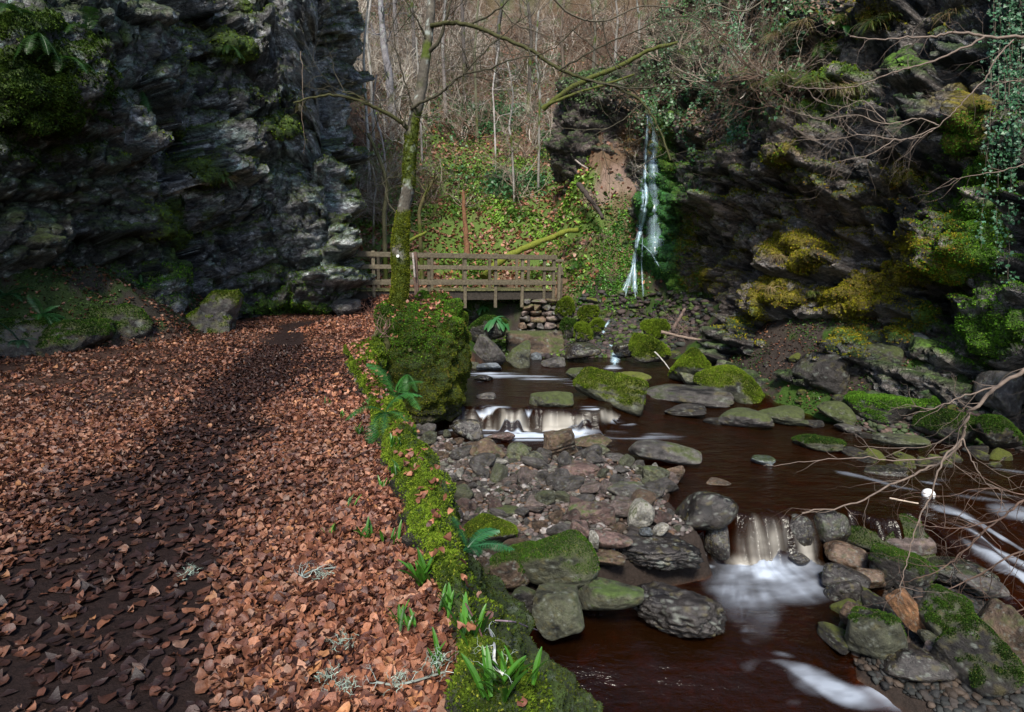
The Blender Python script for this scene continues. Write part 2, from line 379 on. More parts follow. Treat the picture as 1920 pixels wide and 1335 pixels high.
# ------------------------------------------------------------------ rock faces
def strokes(u, v, L, jit):
    """ledges: each line (u1,v1,u2,v2,height,metres) is the lower lip of a protruding bed"""
    m = np.zeros_like(u)
    for (a, b, c, d, h, amp) in L:
        ex, ey = c - a, d - b; ln = math.hypot(ex, ey); ex /= ln; ey /= ln
        s = (u - a) * ex + (v - b) * ey; q = (u - a) * ey - (v - b) * ex + jit * h * .25
        en = sstep(-.12 * ln, .08 * ln, s) * sstep(1.12 * ln, .9 * ln, s)
        pr = np.where(q > 0, np.clip(1 - q / h, 0, 1) ** .8, np.clip(1 + q / (.06 * h + 3), 0, 1))
        m = np.maximum(m, amp * en * pr)
    return m
def blocks(P, dip, sizes, seed):
    c, s = math.cos(dip), math.sin(dip)
    Q = P + .35 * np.stack([fbm(P, .7, 2, seed), fbm(P, .7, 2, seed + 5), fbm(P, .9, 2, seed + 9)], 1)
    Q = np.stack([Q[:, 0] * c + Q[:, 2] * s, Q[:, 1], -Q[:, 0] * s + Q[:, 2] * c], 1)
    out = np.zeros(len(P)); tone = np.zeros(len(P))
    for k, (sx, sz, amp, crack) in enumerate(sizes):
        W = Q / np.array([sx, sx, sz]); f1, f2, cid, vec = voro(W, seed + 20 * k)
        out += amp * ((cid[:, 0] - .5) + 1.7 * ((vec * (cid[:, [1, 2, 0]] - .5)).sum(1))) - crack * np.exp(-(f2 - f1) / .07)
        tone += (cid[:, 1] - .5) * (.9 ** k) - .55 * np.exp(-(f2 - f1) / .06)
    # thin bedding
    w = Q[:, 2] * 9 + 1.2 * vn(Q * 1.3, seed + 77); fr = w - np.floor(w); lay = _h(np.floor(w).astype(int), np.floor(Q[:, 0] * 1.1 + 3 * vn(Q * .8, 3)).astype(int), np.zeros(len(P), int), seed + 3)
    return out, tone, (lay - .5) + .35 * (fr - .5)
CAPM = [None]
def cliff(name, foot_pts, side, ztop, cap, lean, L, sizes, dip, seed, colour, bedamp, rise=None, ds=.030, dz=.026, zlow=-1.9):
    fp = np.array(foot_pts, float); q = fp.copy()
    for _ in range(3):                                    # round the plan a little (Chaikin)
        q = np.concatenate([[q[0]], np.stack([q[:-1] * .75 + q[1:] * .25, q[:-1] * .25 + q[1:] * .75], 1).reshape(-1, q.shape[1]), [q[-1]]])
    ln = np.concatenate([[0], np.cumsum(np.hypot(*np.diff(q[:, :2], axis=0).T))])
    ns = int(ln[-1] / ds); s = np.linspace(0, ln[-1], ns); fx = ip(s, ln, q[:, 0]); fy = ip(s, ln, q[:, 1])
    w = np.hanning(int(.9 / ds) | 1); w /= w.sum(); h = len(w) // 2
    tx = np.gradient(fx); ty = np.gradient(fy); tx = np.convolve(np.pad(tx, h, 'edge'), w, 'valid'); ty = np.convolve(np.pad(ty, h, 'edge'), w, 'valid')
    l = np.hypot(tx, ty); nx, ny = side * ty / l, -side * tx / l
    top = ztop(fx, fy); nz = int((top.max() - zlow) / dz); 
    tt = np.linspace(0, 1, nz); ncap = 40 if rise is None else 150
    Zm = zlow + tt[:, None] * (top - zlow)[None]; off = np.zeros_like(Zm)
    zc = top[None] + np.linspace(0, 1, ncap)[1:, None] ** .7 * (cap * .35 if rise is None else rise(fx, fy)[None]); oc = -np.linspace(0, 1, ncap)[1:, None] ** 1.2 * cap * np.ones_like(top)[None]
    Zm = np.concatenate([Zm, zc]); off = np.concatenate([off, oc]); nr = len(Zm)
    FX = np.broadcast_to(fx, Zm.shape); FY = np.broadcast_to(fy, Zm.shape)
    off = off + lean(FX, FY, Zm)
    X0 = FX + nx * off; Y0 = FY + ny * off; P = np.stack([X0, Y0, Zm], -1).reshape(-1, 3)
    u, v = proj(P); n2 = fbm(P, 1.1, 4, seed); n3 = fbm(P, 5, 3, seed + 1)
    CAPM[0] = np.broadcast_to((np.arange(nr) >= nz - 8)[:, None], Zm.shape).ravel() * (1.0 if rise is not None else 0.0)
    st = strokes(u + 25 * n2, v + 18 * n2 + 6 * n3, L, n3)
    bl, tone, bed = blocks(P, dip, sizes, seed + 2)
    rough = .5 * n2 + .035 * n3
    big = sstep(-.3, .3, n2 + .5 * vn(P * .5, seed + 40))
    d = st + bl + rough + bed * bedamp(u, v) * (.6 + .8 * big)
    P = P + (d[:, None] * np.stack([np.broadcast_to(nx, Zm.shape).ravel(), np.broadcast_to(ny, Zm.shape).ravel(), .25 * np.ones(len(P))], 1))
    G = P.reshape(nr, ns, 3); n = gnorm(G); nn = np.stack([np.broadcast_to(nx, Zm.shape), np.broadcast_to(ny, Zm.shape), 0 * Zm], -1)
    sg = np.sign((n * nn).sum(-1).mean()); n *= sg; nf = n.reshape(-1, 3)
    u, v = proj(P); col, moss = colour(P, u, v, nf, tone, n2, n3, bed, st)
    f = grid(nr, ns)
    if sg < 0: f = f[:, ::-1]
    P = P + nf * (moss * (.05 + .07 * np.clip(.5 + n3 + .8 * fbm(P, 11, 2, seed + 8), 0, 1.5)))[:, None]
    o = tag(mk(name, P, f, M['rock'], attrs={'col': np.clip(col, 0, 1), 'moss': moss}), kind='structure')
    return o, P, nf, moss, f
t = NT('rock_face'); p = t.pos(); a = t.attr('col').outputs['Color']; ms = t.attr('moss').outputs['Fac']
n1 = t.noise(p, 9, 8, .78); nb = t.noise(t.mp(p, (1.5, 1.5, 6), (.1, .22, 0)), 4, 8, .75, .15)
wq = t.n('ShaderNodeVectorMath', operation='MULTIPLY_ADD'); nz_ = t.n('ShaderNodeTexNoise'); nz_.inputs['Scale'].default_value = 7; nz_.inputs['Detail'].default_value = 4; t.l(p, nz_.inputs['Vector']); t.l(nz_.outputs['Color'], wq.inputs[0]); wq.inputs[1].default_value = (.14, .14, .14); t.l(p, wq.inputs[2])
fa = t.vor(t.mp(wq.outputs[0], (1, 1, 2.1), (.1, .25, 0)), 4.2); fb_c = t.vor(t.mp(wq.outputs[0], (1, 1, 2.6), (-.1, .3, .3)), 11)
fac1 = t.n('ShaderNodeSeparateColor'); t.l(fa.outputs['Color'], fac1.inputs[0]); fac2 = t.n('ShaderNodeSeparateColor'); t.l(fb_c.outputs['Color'], fac2.inputs[0])
k = t.math('MULTIPLY', t.math('MULTIPLY', t.mr(n1, .32, .68, .35, 1.7), t.math('MULTIPLY', t.math('MULTIPLY', t.mr(nb, .3, .7, .7, 1.3), t.mr(fac1.outputs[0], 0, 1, .6, 1.4)), t.mr(fac2.outputs[0], 0, 1, .6, 1.4))), t.mr(t.noise(p, 55, 5, .8), .3, .7, .6, 1.45))
sc_ = t.n('ShaderNodeVectorMath', operation='SCALE'); t.l(a, sc_.inputs[0]); t.l(k, sc_.inputs['Scale'])
spk = t.mr(t.noise(p, 70, 3, .7), .66, .74, 0, .35); c_ = t.mix(t.math('MULTIPLY', spk, t.math('SUBTRACT', 1.0, ms)), sc_.outputs[0], (.30, .33, .32))
wp = t.n('ShaderNodeVectorMath', operation='MULTIPLY_ADD'); t.l(t.noise(p, 3, 4, .6), wp.inputs[0]); wp.inputs[1].default_value = (.35, .35, .35); t.l(p, wp.inputs[2])
ce = t.vor(t.mp(wp.outputs[0], (1, 1, 2.8), (0, .25, 0)), 3.1, 'DISTANCE_TO_EDGE').outputs['Distance']; cf = t.vor(t.mp(wp.outputs[0], (1, 1, 2.2), (.2, -.3, 0)), 8.5, 'DISTANCE_TO_EDGE').outputs['Distance']
ck = t.math('MULTIPLY', t.mr(ce, 0, .035, .25, 1), t.mr(cf, 0, .05, .5, 1)); ck = t.math('MAXIMUM', ck, ms); c_ = t.mix(1.0, c_, ck, 'MULTIPLY')
hb = t.math('ADD', t.math('ADD', t.math('MULTIPLY', nb, .7), t.noise(p, 26, 8, .75)), t.math('ADD', t.math('MULTIPLY', ck, .5), t.math('ADD', t.math('MULTIPLY', fac1.outputs[1], .8), t.math('MULTIPLY', fac2.outputs[1], .4))))
t.bsdf(c_, t.mix(ms, (.34,) * 3, (.95,) * 3), t.bump(hb, .085), .5)
M['rock'] = t.m
# ---- left: the crag the path turns round
def lean_l(x, y, z):
    corner = sstep(12.5, 14, y) * sstep(-5.2, -3.8, x)
    o = -ip(z, [-2, 0, 1.8, 3.3, 5.1, 6.0, 7.7, 9], [.05, .05, .1, 1.0, 1.8, 1.85, 1.1, .8]) * corner
    far = sstep(-7.0, -6.2, x) * sstep(11.5, 12.5, y) * (1 - corner); o += far * (.12 * np.maximum(z, 0))
    near = sstep(11.5, 9.5, y); o += near * ip(z, [-1, .8, 2.0, 2.6, 3.4, 5, 9], [0, -.2, -.35, .35, .5, .3, .2])
    return o
ML = [(60, 160, 95, 85, 10, 1.3), (120, 225, 40, 30, 0, 1), (440, 90, 65, 28, 0, .95), (330, 440, 28, 95, -8, 1.15), (390, 320, 55, 35, 0, .75), (530, 240, 45, 28, 10, .8), (350, 255, 50, 18, 40, .7),
      (300, 200, 60, 12, 42, .8), (420, 420, 60, 40, 0, .55), (60, 40, 100, 40, 0, .7), (190, 70, 60, 25, 0, .6), (700, 400, 12, 60, -15, .7), (660, 330, 14, 60, -12, .6), (400, 400, 50, 120, 0, .45), (540, 580, 120, 22, 0, .9), (100, 600, 160, 50, 0, .6), (480, 10, 60, 16, 0, .5)]
def col_l(P, u, v, n, tone, n2, n3, bed, st):
    c = np.tile([.215, .215, .220], (len(P), 1)) * (1 + .85 * tone + .3 * n3)[:, None]
    warm = sstep(.05, .5, fbm(P, .6, 3, 71)); c = mixc(c, (.125, .092, .072), warm * .6)
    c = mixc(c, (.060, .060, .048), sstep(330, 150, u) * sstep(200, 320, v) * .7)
    c = mixc(c, (.045, .066, .040), sstep(.0, .5, fbm(P, 1.4, 4, 77)) * .6 * sstep(460, 250, u))
    li = sstep(.20, .30, fbm(P, 5.5, 5, 73, .7) + .35 * ell(u, v, [(560, 330, 120, 90), (650, 350, 40, 50), (640, 480, 70, 80), (240, 150, 50, 60), (430, 260, 70, 40), (190, 300, 60, 60)]) - .06)
    fine = .5 + .5 * sstep(-.2, .3, fbm(P, 14, 3, 74)); c = mixc(c, (.24, .33, .30), li * fine * .8)
    w2 = sstep(.27, .36, fbm(P, 9, 4, 79, .7) + .3 * ell(u, v, [(655, 350, 22, 40), (650, 480, 60, 70)])); c = mixc(c, (.50, .53, .53), w2 * .75)
    c *= (1 + .8 * bed)[:, None]
    m = sstep(.40, .66, ell(u, v, ML) + .3 * n2 + .3 * n3 + .25 * sstep(.35, .8, n[:, 2]) - .06)
    m = np.maximum(m, sstep(.6, .85, n[:, 2] + .6 * n2 + .3 * n3) * .8)
    mc = np.stack([.045 + .03 * n3, .080 + .04 * n3, .010 + 0 * n3], 1); c = c * (1 - m[:, None]) + mc * m[:, None]
    return c, m
L_l = [(-40, 240, 150, 243, 190, 0.74), (150, 330, 320, 268, 85, 0.47), (-40, 410, 158, 350, 85, 0.43), (150, 492, 300, 478, 140, 0.41), (-40, 495, 135, 505, 80, 0.41), (90, 232, 330, 235, 60, 0.34), (370, 305, 590, 285, 70, 0.41),
       (520, 172, 660, 150, 80, 0.41), (330, 122, 500, 108, 60, 0.47), (250, 60, 420, 88, 60, 0.34), (330, 350, 445, 345, 45, 0.61), (480, 440, 690, 405, 30, 0.30), (470, 500, 690, 470, 34, 0.30), (440, 545, 690, 535, 40, 0.27), (420, 240, 530, 215, 50, 0.34), (380, 410, 480, 395, 50, 0.30), (600, 330, 670, 345, 50, 0.27), (480, 60, 640, 70, 40, 0.27)]
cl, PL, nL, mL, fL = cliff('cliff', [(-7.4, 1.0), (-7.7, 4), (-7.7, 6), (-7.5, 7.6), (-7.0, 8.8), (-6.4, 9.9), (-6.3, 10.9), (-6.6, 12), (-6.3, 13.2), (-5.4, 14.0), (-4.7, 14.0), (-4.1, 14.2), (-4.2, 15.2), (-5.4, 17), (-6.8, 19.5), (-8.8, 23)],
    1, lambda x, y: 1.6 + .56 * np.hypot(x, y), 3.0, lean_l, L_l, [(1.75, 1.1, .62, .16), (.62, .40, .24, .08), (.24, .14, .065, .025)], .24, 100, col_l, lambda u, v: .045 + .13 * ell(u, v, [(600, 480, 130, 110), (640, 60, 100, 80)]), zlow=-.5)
# ---- right: dark overhanging crag over the stream
def lean_r(x, y, z):
    m = sstep(15.5, 13, y) * sstep(8.6, 10.0, y)
    o = m * 1.35 * sstep(.3, -1.3, z) * .9
    o += sstep(16, 12, y) * sstep(7, 9, y) * ip(z, [-1, .3, 1.0, 1.7, 2.6, 3.2, 4.5, 9], [0, -.05, -.15, -.25, .1, .15, -.1, -.6])
    o += sstep(16.5, 18, y) * ip(z, [-1, 0, 3, 6.5, 9], [.5, .35, .1, -.1, -1.4])
    return o
MR = [(1480, 455, 60, 26, -20, 1.1), (1520, 490, 60, 22, -15, 1.1), (1455, 552, 55, 28, 10, 1.2), (1580, 560, 60, 30, 0, 1.1), (1640, 545, 60, 40, 0, 1), (1700, 460, 60, 20, -10, .9), (1690, 330, 40, 13, -28, 1.1), (1600, 610, 40, 50, 0, .8), (1420, 575, 22, 30, 0, .9),
      (1810, 230, 50, 60, 0, 1), (1825, 430, 60, 70, 0, 1.35), (1785, 490, 45, 40, 0, 1.2), (1650, 25, 60, 18, 0, 1), (1560, 90, 22, 16, 0, 1), (1500, 145, 95, 24, 0, 1), (1450, 288, 45, 9, -22, 1), (1700, 120, 60, 20, 0, .7), (1560, 200, 110, 12, 0, .6), (1700, 510, 60, 30, 0, .9),
      (1235, 420, 50, 150, 0, 1.2), (1225, 540, 70, 50, 0, 1.2), (1240, 260, 30, 80, 0, .9), (1310, 520, 20, 50, 0, .7), (1330, 100, 140, 80, 0, .55), (1290, 440, 30, 60, 0, .6), (1480, 60, 120, 50, 0, .5), (1850, 330, 40, 60, 0, .8), (1860, 620, 90, 60, 0, .8), (1720, 620, 80, 60, 0, .6), (1160, 480, 40, 90, 10, .8)]
def col_r(P, u, v, n, tone, n2, n3, bed, st):
    c = np.tile([.180, .158, .145], (len(P), 1)) * (1 + .8 * tone + .35 * n3 + 1.1 * bed)[:, None]
    c = mixc(c, (.32, .24, .185), ell(u, v, [(1500, 450, 160, 110), (1350, 540, 70, 60), (1420, 260, 120, 70), (1340, 420, 60, 80)]) * sstep(-.3, .3, n2) * .75)  # brown rock painted paler here, making up for light the overhang blocks
    c = mixc(c, (.11, .085, .07), ell(u, v, [(1345, 545, 45, 45)]) * .8)
    c = mixc(c, (.14, .145, .155), sstep(.1, .5, fbm(P, .9, 4, 91)) * sstep(1350, 1500, u) * .55)
    c = mixc(c, (.20, .095, .02), ell(u, v, [(1185, 265, 32, 35)]) * .95)
    w2 = sstep(.27, .36, fbm(P, 9, 4, 93, .7)); c = mixc(c, (.24, .25, .26), w2 * .6)
    m = sstep(.45, .62, ell(u, v, MR) + .35 * n2 + .32 * n3 + .28 * sstep(.3, .8, n[:, 2]) - .10)
    m = np.maximum(m, sstep(.68, .95, n[:, 2] + .5 * n2 + .3 * n3) * .7)
    yel = sstep(.2, .6, ell(u, v, [(1540, 520, 200, 110), (1690, 330, 60, 30), (1700, 480, 90, 50), (1450, 288, 70, 30), (1650, 25, 100, 40), (1185, 265, 60, 50), (1800, 230, 80, 80), (1310, 500, 25, 90)]) + .3 * n2)
    mc = np.stack([.055 + .085 * yel, .115 + .0 * yel, .010 + 0 * yel], 1) * (1 + .5 * n3)[:, None]
    cp = CAPM[0]; c = mixc(c, (.075, .055, .032), cp * .9); c = mixc(c, (.04, .07, .02), cp * sstep(-.1, .2, fbm(P, 1.3, 4, 97)) * .8); m = m * (1 - .6 * cp)
    wf = sstep(.3, .7, ell(u, v, [(1225, 430, 50, 130), (1200, 530, 60, 50)])); mc = mc * (1 - wf[:, None]) + np.array([.03, .12, .03]) * wf[:, None]
    return c * (1 - m[:, None]) + mc * m[:, None], m
L_r = [(1365, 335, 1650, 362, 150, 0.60), (1420, 192, 1640, 188, 60, 1.05), (1290, 275, 1390, 262, 60, 0.45), (1600, 402, 1765, 300, 70, 0.75), (1640, 448, 1830, 410, 46, 0.60), (1440, 512, 1590, 505, 55, 0.75), (1415, 592, 1720, 588, 60, 0.75), (1560, 432, 1640, 470, 34, 0.45),
       (1725, 530, 1900, 505, 130, 0.90), (1300, 405, 1400, 390, 60, 0.45), (1760, 130, 1860, 120, 60, 0.52), (1765, 270, 1860, 262, 70, 0.60), (1380, 110, 1560, 70, 50, 0.60), (1480, 40, 1700, 30, 40, 0.60), (1500, 640, 1650, 690, 60, 0.60), (1360, 640, 1500, 655, 30, 0.45), (1380, 690, 1600, 700, 30, 0.45), (1330, 590, 1400, 600, 50, 0.30),
       (1540, 260, 1680, 228, 40, 0.52), (1690, 175, 1780, 180, 60, 0.45), (1250, 480, 1300, 500, 40, 0.45), (1200, 400, 1260, 410, 40, 0.38), (1215, 480, 1270, 490, 40, 0.38)]
cr, PR, nR, mR, fR = cliff('cliff', [(2.75, 22.0), (3.2, 20.4), (3.75, 19.4), (4.3, 18.9), (5.1, 18.2), (5.55, 17.0), (5.4, 15.0), (5.4, 13.2), (5.9, 12.0), (6.6, 11.0), (7.3, 9.8), (7.8, 8.2), (7.7, 6.5), (7.5, 4.8), (7.4, 2.2)],
    1, lambda x, y: ip(y, [0, 8, 12, 14, 15.5, 17, 18.5, 23], [2.5, 6.2, 7.8, 7.0, 6.0, 5.6, 6.7, 7.2]), 4.0, lean_r, L_r, [(1.8, .75, .60, .13), (.65, .26, .24, .06), (.24, .10, .07, .018)], -.42, 300, col_r, lambda u, v: .13 + .06 * ell(u, v, [(1500, 450, 180, 120)]), rise=lambda x, y: ip(y, [0, 12, 14, 16, 23], [1.2, 1.4, 4.0, 5.5, 5.5]))
# ---- small outcrop above the earth slide
def col_o(P, u, v, n, tone, n2, n3, bed, st):
    c = np.tile([.14, .11, .10], (len(P), 1)) * (1 + .8 * tone + .5 * bed + .3 * n3)[:, None]
    c = mixc(c, (.30, .13, .02), ell(u, v, [(1190, 265, 34, 34)]) * .95); c = mixc(c, (.035, .03, .03), ell(u, v, [(1100, 190, 70, 20)]) * .6)
    m = sstep(.55, .8, n[:, 2] + .5 * n2 + .3 * n3) * .8; return mixc(c, (.05, .10, .015), m), m
co_, PO, nO, mO, fO = cliff('cliff', [(1.5, 21.8), (2.0, 20.6), (2.9, 20.1), (3.9, 20.0), (4.8, 19.8), (5.6, 19.6)], 1, lambda x, y: 7.1 + 0 * x, 3.5, lambda x, y, z: .1 * (z - 5) * 0, [(1060, 240, 1210, 235, 40, .3), (1060, 290, 1215, 292, 30, .3), (1070, 200, 1210, 195, 30, .2)],
    [(.8, .3, .3, .1), (.3, .14, .1, .04), (.16, .06, .03, .01)], -.1, 500, col_o, lambda u, v: .06, ds=.05, dz=.045, zlow=4.2)
# ------------------------------------------------------------------ the stream
FO = [(930, 703, 60, 6, 2, .75), (1000, 708, 80, 6, 4, .6), (888, 712, 22, 5, 0, .7), (1095, 722, 40, 4, 4, .55), (985, 790, 125, 20, 2, 1.2), (930, 772, 30, 14, 0, .8), (1010, 810, 130, 13, 2, 1.25), (980, 820, 110, 8, 0, .9), (1160, 816, 120, 8, 2, .5), (1125, 776, 36, 12, 15, .9), (1155, 788, 36, 7, 12, .7), (845, 806, 26, 9, -20, .55),
      (1425, 1010, 46, 50, 0, 1.0), (1515, 1025, 18, 36, 0, .9), (1450, 1070, 98, 34, 3, 1.45), (1400, 1105, 80, 56, 20, .8), (1490, 1098, 90, 36, 0, .95), (1430, 1150, 40, 50, 10, .45), (1322, 1063, 22, 5, 0, .9), (1420, 1170, 40, 40, 0, .35), (1440, 978, 22, 18, 0, .55), (1515, 1000, 25, 40, 0, .5),
      (1805, 980, 60, 22, 25, 1.1), (1860, 1025, 70, 30, 35, 1.2), (1910, 1085, 60, 50, 45, 1.2), (1640, 905, 50, 7, 12, .55), (1700, 922, 50, 8, 10, .6), (1755, 903, 30, 6, 0, .8), (1850, 930, 70, 10, 5, .55), (1880, 885, 50, 8, 0, .5), (1900, 960, 50, 14, 10, .6), (1600, 890, 40, 5, 10, .4), (1580, 1010, 12, 40, -8, .5),
      (1480, 1262, 90, 20, 8, .9), (1560, 1292, 110, 24, 18, 1.0), (1650, 1290, 70, 30, 30, 1.05), (1440, 1318, 60, 10, 0, .65), (1500, 1225, 50, 9, 0, .5), (1690, 1320, 60, 16, 10, .6), (1385, 1150, 40, 30, 40, .35), (1150, 690, 16, 5, 0, .9), (1560, 760, 60, 5, 5, .35)]
wy = [1.2]
while wy[-1] < 15.5: wy.append(wy[-1] + .0036 * wy[-1] * (.45 if 8.0 < wy[-1] < 9.6 or 5.2 < wy[-1] < 6.1 else 1))
wy = np.array(wy); wt = np.linspace(-.32, 1.12, 620)
WY = np.repeat(wy[:, None], 620, 1); WX = wt[None] * (WY + .3)
WZ = WL(WX, WY); xx, yy, zz = WX.ravel(), WY.ravel(), WZ.ravel()
Pw = np.stack([xx, yy, zz], 1); hg = H(xx, yy); dep = zz - hg
u, v = proj(Pw)
g1 = np.abs(sstep(-.18, .18, yy - c1(xx)) - .5) < .47; drop = g1 | ((np.abs(sstep(-.2, .2, yy - c2(xx)) - .5) < .47) & (xx < 4.4))
st_x = .60 * fbm(np.stack([xx * 5, yy * .7, 0 * xx], 1), 1, 2, 600) + .50 * fbm(np.stack([xx * 13, yy * 1.5, 0 * xx], 1), 1, 3, 601); st_y = fbm(np.stack([xx * 1.2 + yy * .2, yy * 11, 0 * xx], 1), 1, 4, 602)
an = np.arctan2(xx - 2.65, 6.3 - yy); rr = np.hypot(xx - 2.65, yy - 6.3); st_r = fbm(np.stack([an * 9, rr * 1.3, 0 * xx], 1), 1, 4, 603)
st_d = fbm(np.stack([(xx * .6 + yy) * 6, (xx - yy * .6) * .9, 0 * xx], 1), 1, 4, 604)
wrp = .5 * fbm(Pw, 1.1, 3, 605); st_b = fbm(np.stack([(xx * .45 + yy + wrp) * 5, (xx - yy * .45) * 1.1, 0 * xx], 1), 1, 4, 606); st_d = fbm(np.stack([(xx * .75 + yy + .5 * wrp) * 5.5, (xx - yy * .75) * .8, 0 * xx], 1), 1, 4, 604)
st = np.where(yy > 7.2, np.where(drop, st_x, st_y), np.where(xx > 4.2, st_d, np.where(yy < 4.4, st_b, st_r)))
fo = ell(u, v, FO); big = fbm(Pw, 1.3, 3, 620)
fo = fo * (.85 + .5 * fbm(np.stack([u / 40, v / 14, 0 * u], 1), 1, 3, 640)); sx = ((xx > 4.2) | (yy < 4.4)) & (yy < 7.2); foam = np.clip(fo * (np.where(sx, .0, .12) + 1.0 * sstep(np.where(sx, -.3, -.35), np.where(sx, .7, .45), st * 1.6 + .6 * big)) - .06, 0, 1.1) ** 1.4; pool = sstep(1.6, 2.0, xx) * sstep(3.7, 3.4, xx) * sstep(4.2, 4.6, yy) * sstep(5.75, 5.5, yy); foam = foam * (1 - pool) + pool * np.clip(fo * (.62 + .30 * st_r + .35 * big) - .04, 0, 1) ** 1.35
foam = np.clip(foam + .10 * sstep(.15, .5, st) * sstep(.05, .3, fo), 0, 1)
fall = 1 - np.where(yy > 7.2, sstep(-.16, .16, yy - c1(xx)), sstep(-.17, .17, yy - c2(xx))); foam = np.where(drop, np.clip(fo, 0, 1) * (.10 + .75 * sstep(-.25, .35, st_x + .25 * fall)) * (.12 + .88 * fall ** .8), foam); foam = np.clip(foam, 0, .97)
foam = np.where(sx, .68 * foam ** .8 * (.75 + .25 * fbm(Pw, 3, 2, 650)), foam); foam *= sstep(0, .25, (u > 800) * 1.0)
rip = .012 * fbm(np.stack([xx * 2.2, yy * 5, 0 * xx], 1), 1, 4, 630) + .003 * st + .015 * foam + np.where(drop, .035 * st_x, 0)
Pw[:, 2] += rip
ft_ = grid(len(wy), 620); keep = (polysdf(xx, yy, RIV) > -.7) & (dep > -.35); ft_ = ft_[keep[ft_].all(1)]
use = np.unique(ft_); rm = np.zeros(len(Pw), int); rm[use] = np.arange(len(use)); ft_ = rm[ft_]
t = NT('peaty_water'); p = t.pos(); fm = t.attr('foam').outputs['Fac']; dp = t.attr('deep').outputs['Fac']
hn = t.math('ADD', t.noise(t.mp(p, (1, 2.2, 1)), 3.2, 5, .6), t.math('MULTIPLY', t.noise(p, 1.1, 2), .8)); nm = t.bump(hn, .09, .6)
gl = t.n('ShaderNodeBsdfGlossy'); gl.inputs['Roughness'].default_value = .17; t.l(nm, gl.inputs['Normal']); gl.inputs['Color'].default_value = (.82, .84, .82, 1)
tr = t.n('ShaderNodeBsdfTransparent'); t.l(t.ramp(dp, [(0, (.75, .50, .34)), (.3, (.34, .13, .05)), (1, (.24, .085, .022))]), tr.inputs[0])
fr = t.n('ShaderNodeFresnel'); fr.inputs['IOR'].default_value = 1.33; t.l(nm, fr.inputs['Normal'])
m1 = t.n('ShaderNodeMixShader'); t.l(fr.outputs[0], m1.inputs[0]); t.l(tr.outputs[0], m1.inputs[1]); t.l(gl.outputs[0], m1.inputs[2])
df = t.n('ShaderNodeBsdfDiffuse'); df.inputs[0].default_value = (.80, .84, .90, 1); tl = t.n('ShaderNodeBsdfTranslucent'); tl.inputs[0].default_value = (.75, .72, .66, 1)
t.l(t.mix(t.mr(t.attr('drop').outputs['Fac'], 0, 1, 0, .8), (.64, .73, .86), (.62, .56, .44)), df.inputs[0])
m2 = t.n('ShaderNodeMixShader'); m2.inputs[0].default_value = .25; t.l(df.outputs[0], m2.inputs[1]); t.l(tl.outputs[0], m2.inputs[2])
pd = t.n('ShaderNodeBsdfDiffuse'); pd.inputs[0].default_value = (.10, .036, .008, 1); m1b = t.n('ShaderNodeMixShader'); t.l(t.mr(dp, 0, 1, .02, .065), m1b.inputs[0]); t.l(m1.outputs[0], m1b.inputs[1]); t.l(pd.outputs[0], m1b.inputs[2]); m1 = m1b
m3 = t.n('ShaderNodeMixShader'); t.l(fm, m3.inputs[0]); t.l(m1.outputs[0], m3.inputs[1]); t.l(m2.outputs[0], m3.inputs[2]); t.l(m3.outputs[0], t.out.inputs[0])
M['water'] = t.m
water = tag(mk('water', Pw[use], ft_, M['water'], attrs={'foam': foam[use], 'deep': np.clip(dep[use] / .35, 0, 1), 'drop': drop[use].astype(float)}), kind='structure')
# ------------------------------------------------------------------ falling water: ribbons that follow what they run over
t = NT('falling_water'); fm = t.attr('foam').outputs['Fac']; p = t.pos()
n = t.noise(t.mp(p, (22, 22, 1.3)), 1.0, 4, .6); al = t.math('MULTIPLY', fm, t.mr(n, .34, .60, .25, 1.0))
df = t.n('ShaderNodeBsdfDiffuse'); df.inputs[0].default_value = (.52, .72, .84, 1); tp = t.n('ShaderNodeBsdfTransparent'); gl = t.n('ShaderNodeBsdfGlossy'); gl.inputs['Roughness'].default_value = .25
m0 = t.n('ShaderNodeMixShader'); m0.inputs[0].default_value = .15; t.l(df.outputs[0], m0.inputs[1]); t.l(gl.outputs[0], m0.inputs[2])
mx = t.n('ShaderNodeMixShader'); t.l(al, mx.inputs[0]); t.l(tp.outputs[0], mx.inputs[1]); t.l(m0.outputs[0], mx.inputs[2]); t.l(mx.outputs[0], t.out.inputs[0])
M['fall'] = t.m
def caster():
    bpy.context.view_layer.update(); dg = bpy.context.evaluated_depsgraph_get(); s = bpy.context.scene
    def hit(u, v, skip=0):
        r = ray(u, v); r = Vector(r / np.linalg.norm(r)); o = Vector((0, 0, EYE))
        ok, loc, n, _, ob, _ = s.ray_cast(dg, o, r)
        if not ok: return None
        if n.dot(r) > 0: n = -n
        return np.array(loc), np.array(n), ob
    return hit
hit = caster()
